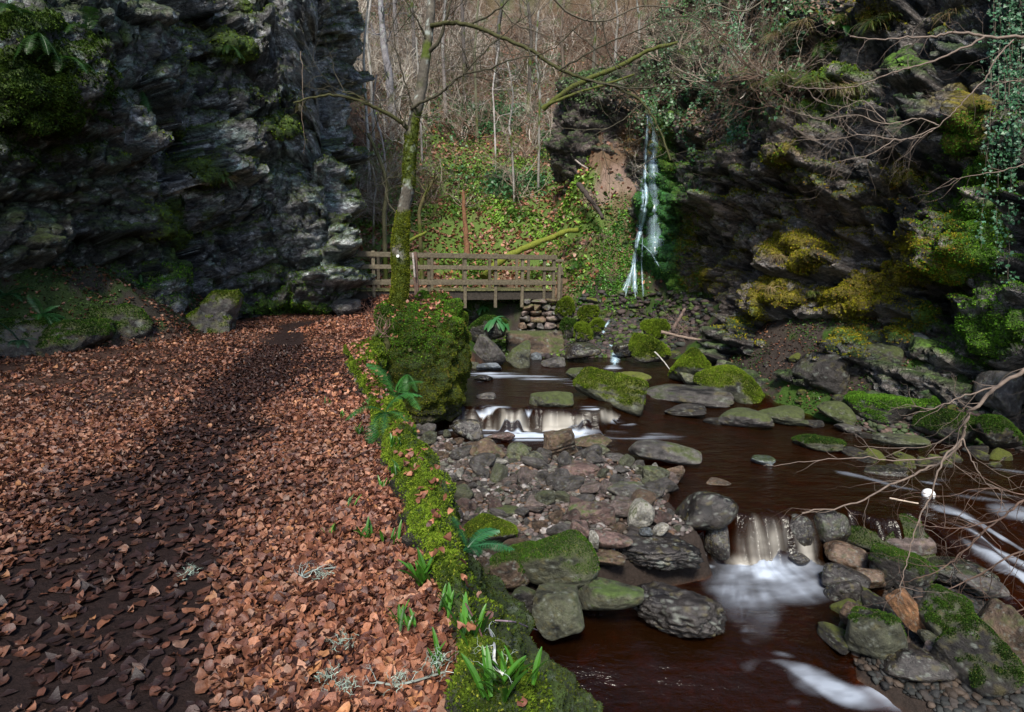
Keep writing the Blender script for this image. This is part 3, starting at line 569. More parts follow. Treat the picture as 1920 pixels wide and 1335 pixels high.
def ribbon(mb, pts, width, k=11, n=60, off=.05, st=1.0):
    """a sheet of water down the px polyline pts, draped on the rock; width in photo px (start, end)"""
    pts = np.array(pts, float); L = np.concatenate([[0], np.cumsum(np.hypot(*np.diff(pts, axis=0).T))]); s = np.linspace(0, L[-1], n)
    U, V_ = ip(s, L, pts[:, 0]), ip(s, L, pts[:, 1]); W = np.linspace(*width, n); rows = []
    dep_ = []
    for a, b in zip(U, V_):
        h = hit(a, b); dep_.append(h[0][1] if h else 20)
    dep_ = np.array(dep_); q = np.array([np.percentile(dep_[max(0, i - 6):i + 7], 25) for i in range(n)]); q = np.minimum(q, dep_) - off
    for i in range(n):
        rows.append([PY(U[i] + (j / (k - 1) - .5) * W[i], V_[i], q[i] + .03 * abs(j - (k - 1) / 2)) for j in range(k)])
    e = np.sin(np.linspace(0, 1, k) * math.pi)[None] ** 1.7 * np.clip(np.minimum(np.linspace(0, 8, n), np.linspace(8, 0, n) + .4), 0, 1)[:, None] * st
    mb.add(np.array(rows).reshape(-1, 3), grid(n, k), a=np.repeat(np.clip(e, 0, 1).reshape(-1, 1), 3, 1))
def water_thing(name, ribs, label, cat):
    mb = MB()
    for r in ribs: ribbon(mb, *r[:2], **(r[2] if len(r) > 2 else {}))
    V = np.concatenate(mb.V); A = np.concatenate(mb.A)[:, 0]
    return tag(mk(name, V, np.concatenate(mb.F4), M['fall'], attrs={'foam': A}), label, cat)
water_thing('waterfall', [([(1214, 200), (1213, 260), (1210, 320), (1212, 370), (1207, 410), (1196, 450), (1190, 500), (1191, 560)], (9, 14), {'n': 120}),
    ([(1212, 395), (1201, 440), (1190, 480), (1182, 520), (1172, 556)], (6, 14), {'st': .5}), ([(1205, 440), (1203, 500), (1206, 556)], (5, 9), {'st': .6}),
    ([(1222, 200), (1226, 300), (1228, 400), (1230, 480)], (16, 40), {'st': .45}), ([(1204, 330), (1206, 380), (1198, 430)], (10, 12), {'st': .6}), ([(1200, 455), (1222, 475), (1236, 500)], (9, 9), {'st': .6}), ([(1192, 470), (1184, 510), (1166, 552)], (10, 26), {'st': .35})],
    'tall thin white waterfall running down the green mossy rock corner', 'waterfall')
water_thing('cascade', [([(1143, 598), (1131, 622), (1129, 632), (1141, 642), (1148, 655), (1154, 672), (1152, 684)], (9, 22), {'off': .03, 'st': 1.1}), ([(1128, 612), (1136, 636), (1146, 652)], (14, 10), {'off': .03})],
    'small white cascade stepping from below the waterfall into the pool', 'cascade')
# ------------------------------------------------------------------ moss fuzz
def sprig():
    v = np.array([[-.22, 0, 0], [.22, 0, 0], [-.30, .05, .55], [.30, .05, .55], [-.05, .22, 1.0], [.05, .22, 1.0]]); return v, np.array([[0, 1, 3, 2], [2, 3, 5, 4]])
SPR = [sprig()]
def fuzz(P, Fq, w, n, size, pal, seed=0, lump=.5, lay=.9, tone=None):
    """n sprigs on the faces of (P,Fq) where w (per vertex) is high"""
    g = np.random.default_rng(seed); a, b, c, d = (P[Fq[:, k]] for k in range(4)) if Fq.shape[1] == 4 else (P[Fq[:, 0]], P[Fq[:, 1]], P[Fq[:, 2]], P[Fq[:, 2]])
    nr = np.cross(c - a, d - b) if Fq.shape[1] == 4 else np.cross(b - a, c - a); ar = np.linalg.norm(nr, axis=1)
    wf = w[Fq].mean(1) * ar; cum = np.cumsum(wf)
    if cum[-1] <= 0: return None
    k = np.searchsorted(cum, g.random(n) * cum[-1]); r1, r2 = g.random((2, n, 1))
    pos = a[k] * (1 - r1) * (1 - r2) + b[k] * r1 * (1 - r2) + c[k] * r1 * r2 + d[k] * (1 - r1) * r2
    nn = nr[k] / (ar[k][:, None] + 1e-12)
    nn = nn + lay * g.normal(0, .6, (n, 3)) + [0, 0, .25]; R = align(nn, g.random(n) * 6.28)
    low = fbm(pos, 2.5, 3, seed + 5); hi = fbm(pos, 14, 2, seed + 6)
    mixv = np.clip(.5 + .9 * low + .5 * hi + g.normal(0, .18, n), 0, 1)[:, None]
    col = np.asarray(pal[0]) * (1 - mixv) + np.asarray(pal[1]) * mixv
    br = (g.random(n) < .07)[:, None]; col = np.where(br, np.asarray(pal[2] if len(pal) > 2 else pal[1]), col)
    s = size * (.6 + .8 * g.random(n)) * (1 + lump * hi)
    return scatter(SPR, pos - nn * 0, R, s, col)
def face_out(P, Fq, ref_n):
    a, b, c, d = (P[Fq[:, k]] for k in range(4)); n = np.cross(c - a, d - b)
    return Fq if (n * ref_n[Fq[:, 0]]).sum() > 0 else Fq[:, ::-1]
def add_fuzz(name, parent, P, Fq, w, n, size, pal, seed, label=None, **k):
    V, Fc, col = fuzz(P, Fq, w, n, size, pal, seed, **k)
    o = mk(name, V - np.array(parent.location) if parent is not None else V, Fc, M['moss'], parent=parent, smooth=False, attrs={'col': np.clip(col, 0, 1)}); o['kind'] = 'stuff'
    if label: o['label'] = label
    return o
G_Y = [(.030, .050, .006), (.13, .20, .015), (.22, .24, .03)]; G_D = [(.012, .028, .006), (.045, .10, .012), (.12, .14, .03)]; G_B = [(.025, .065, .008), (.10, .23, .02), (.18, .28, .03)]; G_O = [(.07, .075, .008), (.24, .22, .015), (.30, .16, .03)]
# ------------------------------------------------------------------ retaining wall under the path edge
wy = np.concatenate([np.linspace(.5, 3.5, 300), np.linspace(3.512, 8.75, 300)]); prof = np.linspace(0, 1, 170)
Y = np.repeat(wy[:, None], 170, 1); e = edge(Y); ft = foot(Y); fz = WL(ft + .1, Y) - .25
kt = ip(prof, [0, .12, .22, .34, 1], [0, 1, 1.6, 2, 3])[None]
kw = .05 + .025 * Y
q = np.clip(kt - 2, 0, 1); gap = np.maximum(ft + .12 - (e + kw), .05)
bat = ip(wy, [0, 3.4, 4.4, 9], [1.15, 1.15, 1.2, 1.3])[:, None]
X = e - .10 + np.clip(kt, 0, 1) * .10 + np.clip(kt - 1, 0, 1) * kw + q ** (1 / bat) * gap * (.35 + .65 * q)
Z = ip(kt.ravel(), [0, 1, 1.6, 2], [-.04, .10, .11, .02])[None] + q * (fz - .02) * 1.0
Z = Z * np.ones_like(X); P = np.stack([X, Y, Z], -1); n = gnorm(P); n *= np.sign(n[..., 2:3].mean()); Pf = P.reshape(-1, 3); nf = n.reshape(-1, 3)
f2 = fbm(Pf, 2.2, 4, 701); f3 = fbm(Pf, 9, 4, 702); f1, fb, cid, vec = voro(Pf / [.34, .42, .20], 703)
kerb = np.broadcast_to(np.clip(2.2 - kt, 0, 1), X.shape).ravel(); face = 1 - kerb
d = .16 * f2 * (.5 + face) + .06 * f3 + .05 * kerb * fbm(Pf, 3.5, 3, 705) + face * (.10 * (cid[:, 0] - .4) - .06 * np.exp(-(fb - f1) / .1))
Pf = Pf + nf * d[:, None]; Pg = Pf.reshape(P.shape)
x, y, z = Pf.T; ms = np.clip(sstep(-.35, .05, f2 + .5 * f3 + .7 * kerb + .15 * sstep(-1.2, -.2, z)), 0, 1)
inner = np.broadcast_to(sstep(1.0, .3, kt), X.shape).ravel(); ms *= 1 - inner * .8
c = np.tile([.050, .044, .036], (len(Pf), 1)) * (.6 + .8 * cid[:, 1:2]) * (1 + .4 * f3)[:, None]
c = mixc(c, (.040, .070, .010), ms); c = mixc(c, (.030, .020, .016), inner * .8)
c = mixc(c, (.15, .16, .14), sstep(.35, .5, fbm(Pf, 12, 3, 710)) * face * .5)
wall = empty('retaining_wall', (0, 4, 0), label='long mossy stone retaining wall dropping from the leafy path edge to the stream', cat='wall')
Fw = face_out(Pf, grid(*X.shape), nf)
wo = part('masonry', Pf, Fw, M['rock'], wall, attrs={'col': np.clip(c, 0, 1), 'moss': ms})
wK = ms * kerb * (1 - inner) * sstep(-.75, -.35, fbm(Pf, 3, 3, 706))
near = sstep(4.5, 2.5, y)
add_fuzz('moss', wall, Pf, Fw, wK * sstep(4.6, 3.8, y), 90000, .0095, G_Y, 1)
add_fuzz('moss', wall, Pf, Fw, wK * sstep(3.8, 4.6, y), 70000, .018, G_Y, 2)
add_fuzz('moss', wall, Pf, Fw, ms * face * sstep(6, 5.2, y), 70000, .011, [(.014, .022, .005), (.055, .075, .012), (.10, .11, .03)], 3)
add_fuzz('moss', wall, Pf, Fw, ms * face * sstep(5.2, 6, y), 40000, .022, G_Y, 4)
# ------------------------------------------------------------------ bastion: mossy block of masonry that carries the tree
def superq(c, h, ex, nu, nv, tilt=0):
    th = np.linspace(-math.pi / 2, math.pi / 2, nv)[:, None]; ph = np.linspace(-math.pi, math.pi, nu)[None]
    s = lambda w, e: np.sign(w) * np.abs(w) ** e
    X = s(np.cos(th), ex[0]) * s(np.cos(ph), ex[1]); Y = s(np.cos(th), ex[0]) * s(np.sin(ph), ex[1]); Z = s(np.sin(th), ex[0]) * np.ones_like(ph)
    P = np.stack([X, Y, Z], -1) * np.array(h); n = np.stack([X, Y, Z], -1) / np.array(h); n /= np.linalg.norm(n, axis=2, keepdims=True) + 1e-9
    P[..., 2] += tilt * P[..., 0]; return P.reshape(-1, 3) + np.array(c), n.reshape(-1, 3), grid(nv, nu)
Pb, nb_, fb_ = superq((-1.56, 9.65, -.42), (.66, 1.02, 1.0), (.54, .60), 420, 260, .14)
Pb = Pb + nb_ * 0; hgt = Pb[:, 2]; Pb[:, 0] -= .12 * sstep(.6, -1.4, hgt) * -1 * .6
f2 = fbm(Pb, 1.6, 4, 721); f3 = fbm(Pb, 7, 4, 722); f1, fb2, cid, vec = voro(Pb / [.34, .34, .17], 723)
low = sstep(-.75, -1.05, hgt + .15 * f2)
Pb = Pb + nb_ * (.36 * f2 + .12 * f3 + low * (.10 * (cid[:, 0] - .5) - .06 * np.exp(-(fb2 - f1) / .1)))[:, None]
ms = np.clip(1 - low * .8, 0, 1) * sstep(-.75, -.3, f2 + .3 * f3); u, v = proj(Pb)
c = np.tile([.065, .055, .042], (len(Pb), 1)) * (.6 + .8 * cid[:, 1:2]); c = mixc(c, (.038, .062, .010), ms)
bas = empty('bastion', (-1.56, 9.65, -1.4), label='tall moss covered stone buttress beside the mossy tree trunk', cat='buttress')
fb_ = face_out(Pb, fb_, nb_)
part('masonry', Pb, fb_, M['rock'], bas, attrs={'col': np.clip(c, 0, 1), 'moss': ms})
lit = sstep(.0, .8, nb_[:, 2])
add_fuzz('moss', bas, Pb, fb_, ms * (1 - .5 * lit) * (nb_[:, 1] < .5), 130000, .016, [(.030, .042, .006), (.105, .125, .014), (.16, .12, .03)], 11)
add_fuzz('moss', bas, Pb, fb_, ms * lit, 70000, .018, G_B, 12)  # brighter moss colour on upward faces stands for light from above
# ------------------------------------------------------------------ moss on the cliffs
def cliff_moss(P, Fq, w, boxes, n, size, pal, seed, label):
    u, v = proj(P); ww = w * (ell(u, v, boxes) > .12); V, Fc, col = fuzz(P, Fq, ww, n, size, pal, seed)
    o = mk('moss', V, Fc, M['moss'], smooth=False, attrs={'col': np.clip(col, 0, 1)}); tag(o, label, 'moss', kind='stuff'); return o
fl_ = face_out(PL, fL, nL); fr_ = face_out(PR, fR, nR)
cliff_moss(PL, fl_, mL, [(60, 170, 150, 130)], 70000, .030, G_D[:1] + [(.055, .095, .012), (.08, .12, .02)], 21, 'thick hanging cushion of moss on the left cliff')
cliff_moss(PL, fl_, mL, [(700, 250, 420, 300)], 80000, .027, G_Y, 22, 'yellow green moss along ledges of the left cliff')
cliff_moss(PL, fl_, mL, [(300, 620, 450, 110)], 40000, .028, G_B, 23, 'low bright moss where the left cliff meets the bank')
cliff_moss(PR, fr_, mR, [(1540, 480, 240, 170), (1690, 330, 60, 40), (1650, 30, 120, 40)], 95000, .029, G_O, 24, 'golden moss mounds on the dark right cliff ledges')
cliff_moss(PR, fr_, mR, [(1850, 450, 120, 220)], 70000, .024, G_B, 25, 'bright green moss apron under the hanging ivy')
cliff_moss(PR, fr_, mR, [(1235, 430, 75, 200)], 60000, .033, [(.02, .08, .018), (.09, .26, .05), (.17, .30, .05)], 26, 'wet emerald moss around the waterfall')
cliff_moss(PR, fr_, mR, [(1420, 180, 200, 170)], 40000, .032, G_Y, 27, 'moss and turf on the ledge top of the right cliff')
# ------------------------------------------------------------------ boulders
import bmesh
_ico = {}
def ico(k):
    if k not in _ico:
        b = bmesh.new(); bmesh.ops.create_icosphere(b, subdivisions=k, radius=1); b.verts.ensure_lookup_table()
        _ico[k] = (np.array([v.co[:] for v in b.verts]), np.array([[v.index for v in f.verts] for f in b.faces])); b.free()
    return _ico[k]
def unit_rock(seed, lvl=5, npl=13, soft=9, rough=.05, layer=0.0, knob=0.0):
    """a worn block inside the unit cube: a softened hull of random planes"""
    g = np.random.default_rng(seed); V, Fc = ico(lvl); n = g.normal(0, 1, (npl, 3)); n /= np.linalg.norm(n, axis=1, keepdims=True)
    n = np.concatenate([n, [[1, 0, 0], [-1, 0, 0], [0, 1, 0], [0, -1, 0], [0, 0, 1], [0, 0, -1]]]); dd = np.concatenate([g.uniform(.60, .92, npl), g.uniform(.86, 1.15, 6)])
    q = np.maximum(V @ n.T, 1e-3) / dd; r = (q ** soft).sum(1) ** (-1 / soft); P = V * r[:, None]
    nf = fbm(P + seed % 97, 1.3, 5, seed % 1000); nh = fbm(P + seed % 97, 6, 4, seed % 1000 + 7)
    P = P * (1 + rough * 2.2 * nf + rough * .6 * nh)[:, None]
    if layer:
        w = P[:, 2] * 7 + .8 * nf; P[:, :2] *= (1 + layer * (_h(np.floor(w).astype(int), np.zeros(len(w), int), np.zeros(len(w), int), seed % 999) - .5))[:, None]
    if knob:
        f1, f2, c, _ = voro(P * 5.5, seed % 999); P = P * (1 + knob * (.35 - f1 * f1))[:, None]
    lo, hi = P.min(0), P.max(0); P = (P - (lo + hi) / 2) / (hi - lo); return P, Fc, nf, nh
def vnormal(P, Fc):
    n = np.zeros_like(P); fn = np.cross(P[Fc[:, 1]] - P[Fc[:, 0]], P[Fc[:, 2]] - P[Fc[:, 0]])
    for k in range(3): np.add.at(n, Fc[:, k], fn)
    return n / (np.linalg.norm(n, axis=1, keepdims=True) + 1e-12)
ROCKC = {'grey': (.090, .082, .078), 'green': (.085, .088, .058), 'brown': (.105, .070, .048), 'red': (.105, .068, .060), 'pale': (.26, .25, .22), 'dark': (.030, .026, .024), 'orange': (.19, .095, .045), 'pink': (.130, .100, .090), 'bluish': (.10, .115, .13)}
def rock_col(P, n, nf, nh, base, moss, mcol, seed, zr=None, line=0):
    c = np.tile(ROCKC[base], (len(P), 1)) * 1.02 * (1 + 1.3 * nf + .8 * nh)[:, None]
    c = mixc(c, np.array(ROCKC[base]) * .45, sstep(.12, .35, fbm(P, 3.5, 4, seed % 888)) * .7)
    sp = sstep(.26, .36, fbm(P, 9, 5, seed % 777, .7)); c = mixc(c, (.21, .23, .20), sp * .55); c = mixc(c, (.10, .085, .03), sstep(.3, .4, fbm(P, 7, 4, seed % 555)) * .5)
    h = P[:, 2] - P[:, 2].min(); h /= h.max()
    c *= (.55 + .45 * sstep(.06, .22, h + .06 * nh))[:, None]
    m = sstep(.34, .85, moss * (.42 + .75 * n[:, 2]) + .6 * nf + .55 * nh) if moss > 0 else np.zeros(len(P))
    m *= sstep(.10, .3, h + .1 * nf)
    return np.clip(mixc(c, np.array(mcol) * 1.0, m * .92), .003, 1), m
t = NT('boulder'); p = t.obj(); a = t.attr('col').outputs['Color']; k = t.mr(t.noise(p, 16, 7, .72), .25, .75, .45, 1.6)
sc_ = t.n('ShaderNodeVectorMath', operation='SCALE'); t.l(a, sc_.inputs[0]); t.l(k, sc_.inputs['Scale'])
rg = t.mix(t.attr('moss').outputs['Fac'], (.5,) * 3, (.95,) * 3); bm_ = t.bump(t.math('ADD', t.noise(p, 34, 8, .75), t.math('MULTIPLY', t.noise(p, 9, 5, .6), 1.5)), .035)
t.bsdf(sc_.outputs[0], rg, bm_, .45); M['boulder'] = t.m
t = NT('wet_boulder'); p = t.obj(); a = t.attr('col').outputs['Color']; k = t.mr(t.noise(p, 16, 7, .72), .25, .75, .35, 1.5)
sc_ = t.n('ShaderNodeVectorMath', operation='SCALE'); t.l(a, sc_.inputs[0]); t.l(k, sc_.inputs['Scale']); t.bsdf(sc_.outputs[0], .22, t.bump(t.noise(p, 24, 7, .7), .02), .5); M['wet'] = t.m
MC = {'y': (.105, .125, .014), 'g': (.050, .066, .016), 'd': (.030, .042, .012), 'e': (.055, .095, .016)}
NB = [0]
def boulder(u0, v0, u1, v1, z, base, moss, mk_, label, tilt=0, seed=None, soft=9, layer=0, knob=0, lvl=5, dr=.75, group=None, cat='boulder', wet=False, name='boulder', fz=0, yaw=None, npl=13, rough=.05, sink=.12):
    NB[0] += 1; seed = seed or 1000 + NB[0] * 13; u = (u0 + u1) / 2; b = PZ(u, v1 - (v1 - v0) * .04, z); fy = b[1] * cT - (z - EYE) * sT; kw_ = (u1 - u0) / F; W = kw_ * fy / (1 - kw_ * dr * .42); al = math.atan2(EYE - z, b[1])
    dep = dr * W; ext = (v1 - v0) / F * math.hypot(b[1], EYE - z); h = max((ext - dep * math.sin(al) * .8) / math.cos(al), .22 * W, .3 * ext)
    P, Fc, nf, nh = unit_rock(seed, lvl, npl, soft, rough, layer, knob)
    yaw_ = math.atan2(-b[0], b[1]) if yaw is None else yaw; h *= 1 + sink
    P = P * np.array([W, dep, h]); a = math.radians(tilt); ca, sa = math.cos(a), math.sin(a)
    P = P @ np.array([[ca, 0, sa], [0, 1, 0], [-sa, 0, ca]]) if tilt else P
    cy, sy = math.cos(yaw_), math.sin(yaw_); P = P @ np.array([[cy, sy, 0], [-sy, cy, 0], [0, 0, 1]])
    P[:, 2] -= P[:, 2].min(); loc = np.array([b[0], b[1] + dep * .42, z - h * sink]); n = vnormal(P, Fc)
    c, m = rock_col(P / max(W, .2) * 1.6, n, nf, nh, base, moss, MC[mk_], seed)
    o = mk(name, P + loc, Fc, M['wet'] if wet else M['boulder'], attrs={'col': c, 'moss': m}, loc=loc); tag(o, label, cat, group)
    if fz:
        V, F2, cc = fuzz(P, Fc, np.clip(m * 1.6 - .75, 0, 1), int(fz * 3.2), .003 + .0016 * b[1], {'y': G_Y, 'g': G_D, 'd': G_D, 'e': G_B}[mk_], seed)
        q = mk('moss', V, F2, M['moss'], parent=o, smooth=False, attrs={'col': np.clip(cc, 0, 1)}); q['kind'] = 'stuff'
    return o
A, B_, L_ = -1.1, -1.38, -1.78
ROCKS = [
 (885, 640, 952, 690, A, 'grey', .3, 'g', 'grey slanted slab boulder leaning left of the upright boulder below the bridge', dict(tilt=-28, dr=.6)),
 (948, 638, 995, 692, A, 'green', .7, 'g', 'upright two-toned boulder standing at the pool edge below the bridge', dict(soft=14)),
 (868, 648, 905, 676, A, 'brown', 0, 'g', 'low brown rock beside the mossy buttress corner', {}),
 (868, 676, 898, 692, A, 'green', .4, 'd', 'small green rock at the left end of the pool', {}),
 (892, 678, 940, 698, A, 'bluish', 0, 'g', 'low pale grey rock in front of the slanted slab boulder', dict(dr=.5)),
 (995, 660, 1016, 676, A, 'bluish', .2, 'd', 'small bluish rock right of the upright boulder', {}),
 (1015, 668, 1062, 690, A, 'grey', .3, 'd', 'low grey rock on the pool shore under the stone abutment', {}),
 (1062, 688, 1118, 714, A, 'green', .8, 'g', 'triangular mossy rock standing in the back pool', dict(dr=.6, soft=14)),
 (1108, 702, 1150, 718, A, 'brown', .3, 'g', 'low brown rock just right of the triangular mossy rock', {}),
 (886, 701, 925, 716, A, 'dark', 0, 'g', 'small dark wet rock in the white streak by the buttress', dict(wet=True)),
 (892, 735, 930, 754, A - .05, 'grey', .2, 'd', 'small grey rock above the first cascade at its left', {}),
 (993, 728, 1078, 774, B_ + .2, 'green', .9, 'g', 'rounded mossy boulder at the right end of the cascade lip', dict(dr=.7)),
 (1080, 697, 1215, 775, B_ + .12, 'green', 1.15, 'y', 'large long mossy boulder with a dark shadowed flank in mid stream', dict(fz=7000, dr=.6, soft=11, tilt=-8)),
 (1122, 738, 1188, 780, B_, 'dark', .5, 'd', 'dark rock tucked under the large long mossy boulder', {}),
 (1160, 694, 1225, 722, A + .05, 'brown', .9, 'y', 'flat topped mossy rock behind the large long boulder', {}),
 (1052, 760, 1094, 800, B_, 'dark', .3, 'd', 'dark pointed wet rock dividing the first cascade', dict(wet=True, tilt=-15)),
 (1088, 765, 1140, 786, B_, 'dark', 0, 'd', 'low dark wet rock between two spills of the cascade', dict(wet=True)),
 (1203, 722, 1378, 768, B_, 'grey', .62, 'd', 'long flat stone slab lying level across the stream', dict(dr=.4, soft=18, layer=.03, rough=.03)),
 (1255, 766, 1330, 784, B_, 'dark', .1, 'd', 'thin dark rock shelf under the long flat slab', dict(layer=.1)),
 (1318, 678, 1442, 760, B_ + .06, 'green', 1.2, 'y', 'big rounded boulder with sunlit yellow moss on its crown', dict(fz=8000, soft=7, dr=.8)),
 (1262, 650, 1342, 722, A + .02, 'green', 1.5, 'y', 'bright mossy boulder under the pile of twigs', dict(fz=8000, soft=8)),
 (1276, 697, 1318, 724, A, 'green', .3, 'g', 'small grey green rock at the foot of the bright mossy boulder', {}),
 (1356, 764, 1456, 805, B_, 'grey', .75, 'g', 'low mossy rock with pale flank tapering right in calm water', dict(dr=.6, tilt=6)),
 (1435, 758, 1515, 798, B_, 'green', .8, 'g', 'domed mossy rock right of the tapering rock', dict()),
 (1484, 783, 1520, 800, B_, 'green', .7, 'd', 'small mossy rock before the domed rock', {}),
 (1545, 756, 1614, 800, B_, 'green', .8, 'g', 'slanting mossy rock pointing up to the right bank', dict(tilt=-18)),
 (1598, 778, 1626, 798, B_, 'bluish', .1, 'd', 'small bluish round rock at the right bank', {}),
 (1574, 792, 1620, 812, B_, 'grey', .4, 'd', 'flat grey rock at the right water edge', {}),
 (1504, 810, 1594, 850, B_ - .02, 'green', 1.0, 'g', 'mossy flat topped rock alone in the dark stream', dict(fz=3000)),
 (1414, 852, 1458, 874, B_ - .02, 'bluish', .6, 'd', 'small glistening rock breaking the stream surface', dict(wet=True)),
 (1330, 900, 1378, 916, B_ - .05, 'brown', .2, 'd', 'nearly sunken brown stone in mid stream', {}),
 (1188, 818, 1322, 878, B_, 'grey', .42, 'g', 'large smooth boulder with green top at the far end of the gravel bar', dict(soft=10, dr=.65, rough=.03)),
 (845, 783, 905, 826, B_, 'dark', 0, 'd', 'dark glossy wet boulder left of the first cascade', dict(wet=True, soft=8)),
 (912, 806, 966, 832, B_, 'red', 0, 'd', 'dark reddish wet rock in front of the cascade foam', dict(wet=True, soft=14)),
 (1018, 808, 1082, 868, B_, 'brown', .35, 'g', 'layered brown block with a slanted broken face on the gravel bar', dict(soft=22, layer=.08, tilt=14, npl=8)),
 (1078, 812, 1150, 846, B_, 'brown', .4, 'g', 'broad flat brown rock right of the layered brown block', dict(soft=16, layer=.06)),
 (868, 822, 945, 872, B_, 'brown', .3, 'g', 'long slanting slab on the upper left of the gravel bar', dict(soft=20, tilt=16, dr=.6)),
 (950, 828, 996, 868, B_ + .02, 'green', .5, 'g', 'rounded green stone between slanting slab and brown block', dict(soft=7)),
 (985, 845, 1020, 876, B_ + .03, 'green', .2, 'd', 'smooth round olive stone below the rounded green stone', dict(soft=6, rough=.02)),
 (1040, 862, 1132, 902, B_ + .03, 'red', .15, 'd', 'wide purplish brown slab in the middle of the bar', dict(soft=20, layer=.08, dr=.6)),
 (1104, 832, 1146, 856, B_ + .03, 'green', .3, 'g', 'oval greenish stone behind the wide purplish slab', dict(soft=6, rough=.02)),
 (1204, 872, 1256, 912, B_ + .04, 'green', .55, 'g', 'long olive green egg shaped stone near the water', dict(soft=6, rough=.02, tilt=-18)),
 (1252, 872, 1286, 906, B_, 'brown', .1, 'd', 'brown angular stone at the tip of the bar', dict(soft=18)),
 (1136, 905, 1232, 950, B_ + .04, 'grey', .4, 'g', 'slanting grey slab pointing up right on the bar', dict(soft=20, tilt=-16, layer=.05, dr=.5)),
 (1180, 938, 1230, 992, B_ + .04, 'pale', .4, 'g', 'round stone with a white top and olive base', dict(soft=6, rough=.02)),
 (1226, 980, 1256, 1006, B_ + .04, 'pale', 0, 'd', 'small pale oval pebble right of the white topped stone', dict(soft=6, rough=.015, lvl=4)),
 (1200, 988, 1226, 1008, B_ + .04, 'bluish', 0, 'd', 'small bluish pebble left of the pale oval pebble', dict(soft=6, rough=.015, lvl=4)),
 (1266, 922, 1390, 1004, B_ - .06, 'dark', .35, 'd', 'long dark wet boulder sloping down beside the lower fall', dict(tilt=24, dr=.5, soft=8, wet=True)),
 (1068, 934, 1158, 992, B_ + .02, 'red', .35, 'e', 'angular boulder with green top and red front', dict(soft=20, npl=9)),
 (984, 930, 1044, 968, B_ + .03, 'pink', .1, 'd', 'triangular pinkish stone left of the angular boulder', dict(soft=20)),
 (908, 946, 974, 982, B_ + .03, 'green', .75, 'g', 'flat dark green boulder on the left part of the bar', dict(soft=8)),
 (862, 966, 968, 1036, B_ + .0, 'dark', 1.15, 'y', 'black rock wearing a cap of yellow green moss', dict(fz=6000, soft=9)),
 (1068, 975, 1108, 1020, B_ + .02, 'red', .1, 'd', 'upright reddish stone above the biggest green boulder', dict(soft=18)),
 (1108, 990, 1190, 1034, B_ + .02, 'red', .1, 'd', 'smooth liver red boulder in the lower bar', dict(soft=10, rough=.03)),
 (1104, 998, 1124, 1032, B_ + .06, 'pale', 0, 'd', 'small upright silvery stone wedged beside the liver red boulder', dict(soft=9, lvl=4)),
 (1060, 940, 1068, 950, B_, 'pale', 0, 'd', 'tiny white pebble on the bar centre', dict(lvl=3)),
 (832, 1004, 876, 1038, B_ + .0, 'bluish', 0, 'd', 'blue grey broken slab against the mossy wall', dict(soft=20, layer=.05)),
 (918, 1030, 1014, 1116, -1.5, 'brown', .75, 'g', 'moss and brown boulder left of the biggest green boulder', dict(soft=12, fz=2500)),
 (970, 1004, 1124, 1118, -1.5, 'green', .95, 'g', 'biggest smooth green boulder at the near end of the bar', dict(soft=9, dr=.7, fz=3000)),
 (1068, 1086, 1210, 1168, -1.66, 'green', .62, 'e', 'wide grey green flat boulder dipping into the dark pool', dict(soft=12, dr=.6, rough=.03)),
 (1000, 1114, 1098, 1206, -1.72, 'green', .5, 'd', 'squarish grey green boulder at the foot of the wall', dict(soft=14)),
 (952, 1100, 1016, 1156, -1.6, 'dark', .7, 'd', 'dark mossy rock squeezed between wall and squarish boulder', {}),
 (880, 1060, 930, 1100, -1.5, 'brown', .6, 'd', 'brown rock half buried against the mossy wall', {}),
 (1176, 992, 1330, 1076, -1.56, 'dark', .1, 'd', 'craggy dark outcrop with a pinkish crest by the lower fall', dict(soft=14, knob=.25, wet=True, layer=.06, rough=.08)),
 (1108, 1032, 1176, 1072, -1.5, 'brown', .3, 'g', 'low brown rock between the red boulder and the craggy outcrop', {}),
 (1200, 1100, 1376, 1216, L_ - .05, 'dark', .0, 'd', 'low knobbly dark rock crusted with rounded lumps in the near pool', dict(soft=8, knob=.32, dr=.75, rough=.06, wet=True)),
 (1546, 936, 1770, 1040, -1.74, 'green', .85, 'g', 'wide low green boulder dividing the stream', dict(soft=10, dr=.65, fz=5000, rough=.04)),
 (1656, 985, 1782, 1050, -1.74, 'pink', .05, 'd', 'smooth pinkish boulder leaning on the wide green boulder', dict(soft=9, rough=.03)),
 (1660, 1030, 1768, 1115, -1.78, 'dark', .9, 'd', 'dark mossy boulder under the pinkish boulder', dict(fz=2500)),
 (1476, 968, 1530, 1030, -1.68, 'dark', .2, 'd', 'dark wet rock standing in the lower fall', dict(wet=True)),
 (1486, 1036, 1522, 1060, -1.78, 'dark', 0, 'd', 'small black rock poking from the white foam', dict(wet=True)),
 (1532, 962, 1600, 1040, -1.72, 'dark', .3, 'd', 'dark wet block damming the stream right of the lower fall', dict(wet=True)),
 (1560, 1016, 1640, 1070, -1.78, 'brown', .1, 'd', 'brown wet block beside the foaming pool', dict(wet=True)),
 (1556, 1086, 1630, 1136, -1.82, 'dark', .1, 'd', 'low glistening slab below the brown wet block', dict(wet=True, dr=.5)),
 (1325, 985, 1372, 1050, -1.72, 'dark', .1, 'd', 'small dark rock at the left lip of the lower fall', dict(wet=True)),
 (1560, 1060, 1640, 1112, L_, 'dark', .2, 'd', 'dark wet slab right of the foaming pool', dict(wet=True)),
 (1612, 1068, 1666, 1110, L_, 'brown', .1, 'd', 'wet brown rock among the dark slabs', dict(wet=True)),
 (1770, 1045, 1885, 1112, -1.75, 'dark', .6, 'd', 'black boulder by the right branch of the stream', dict(wet=True)),
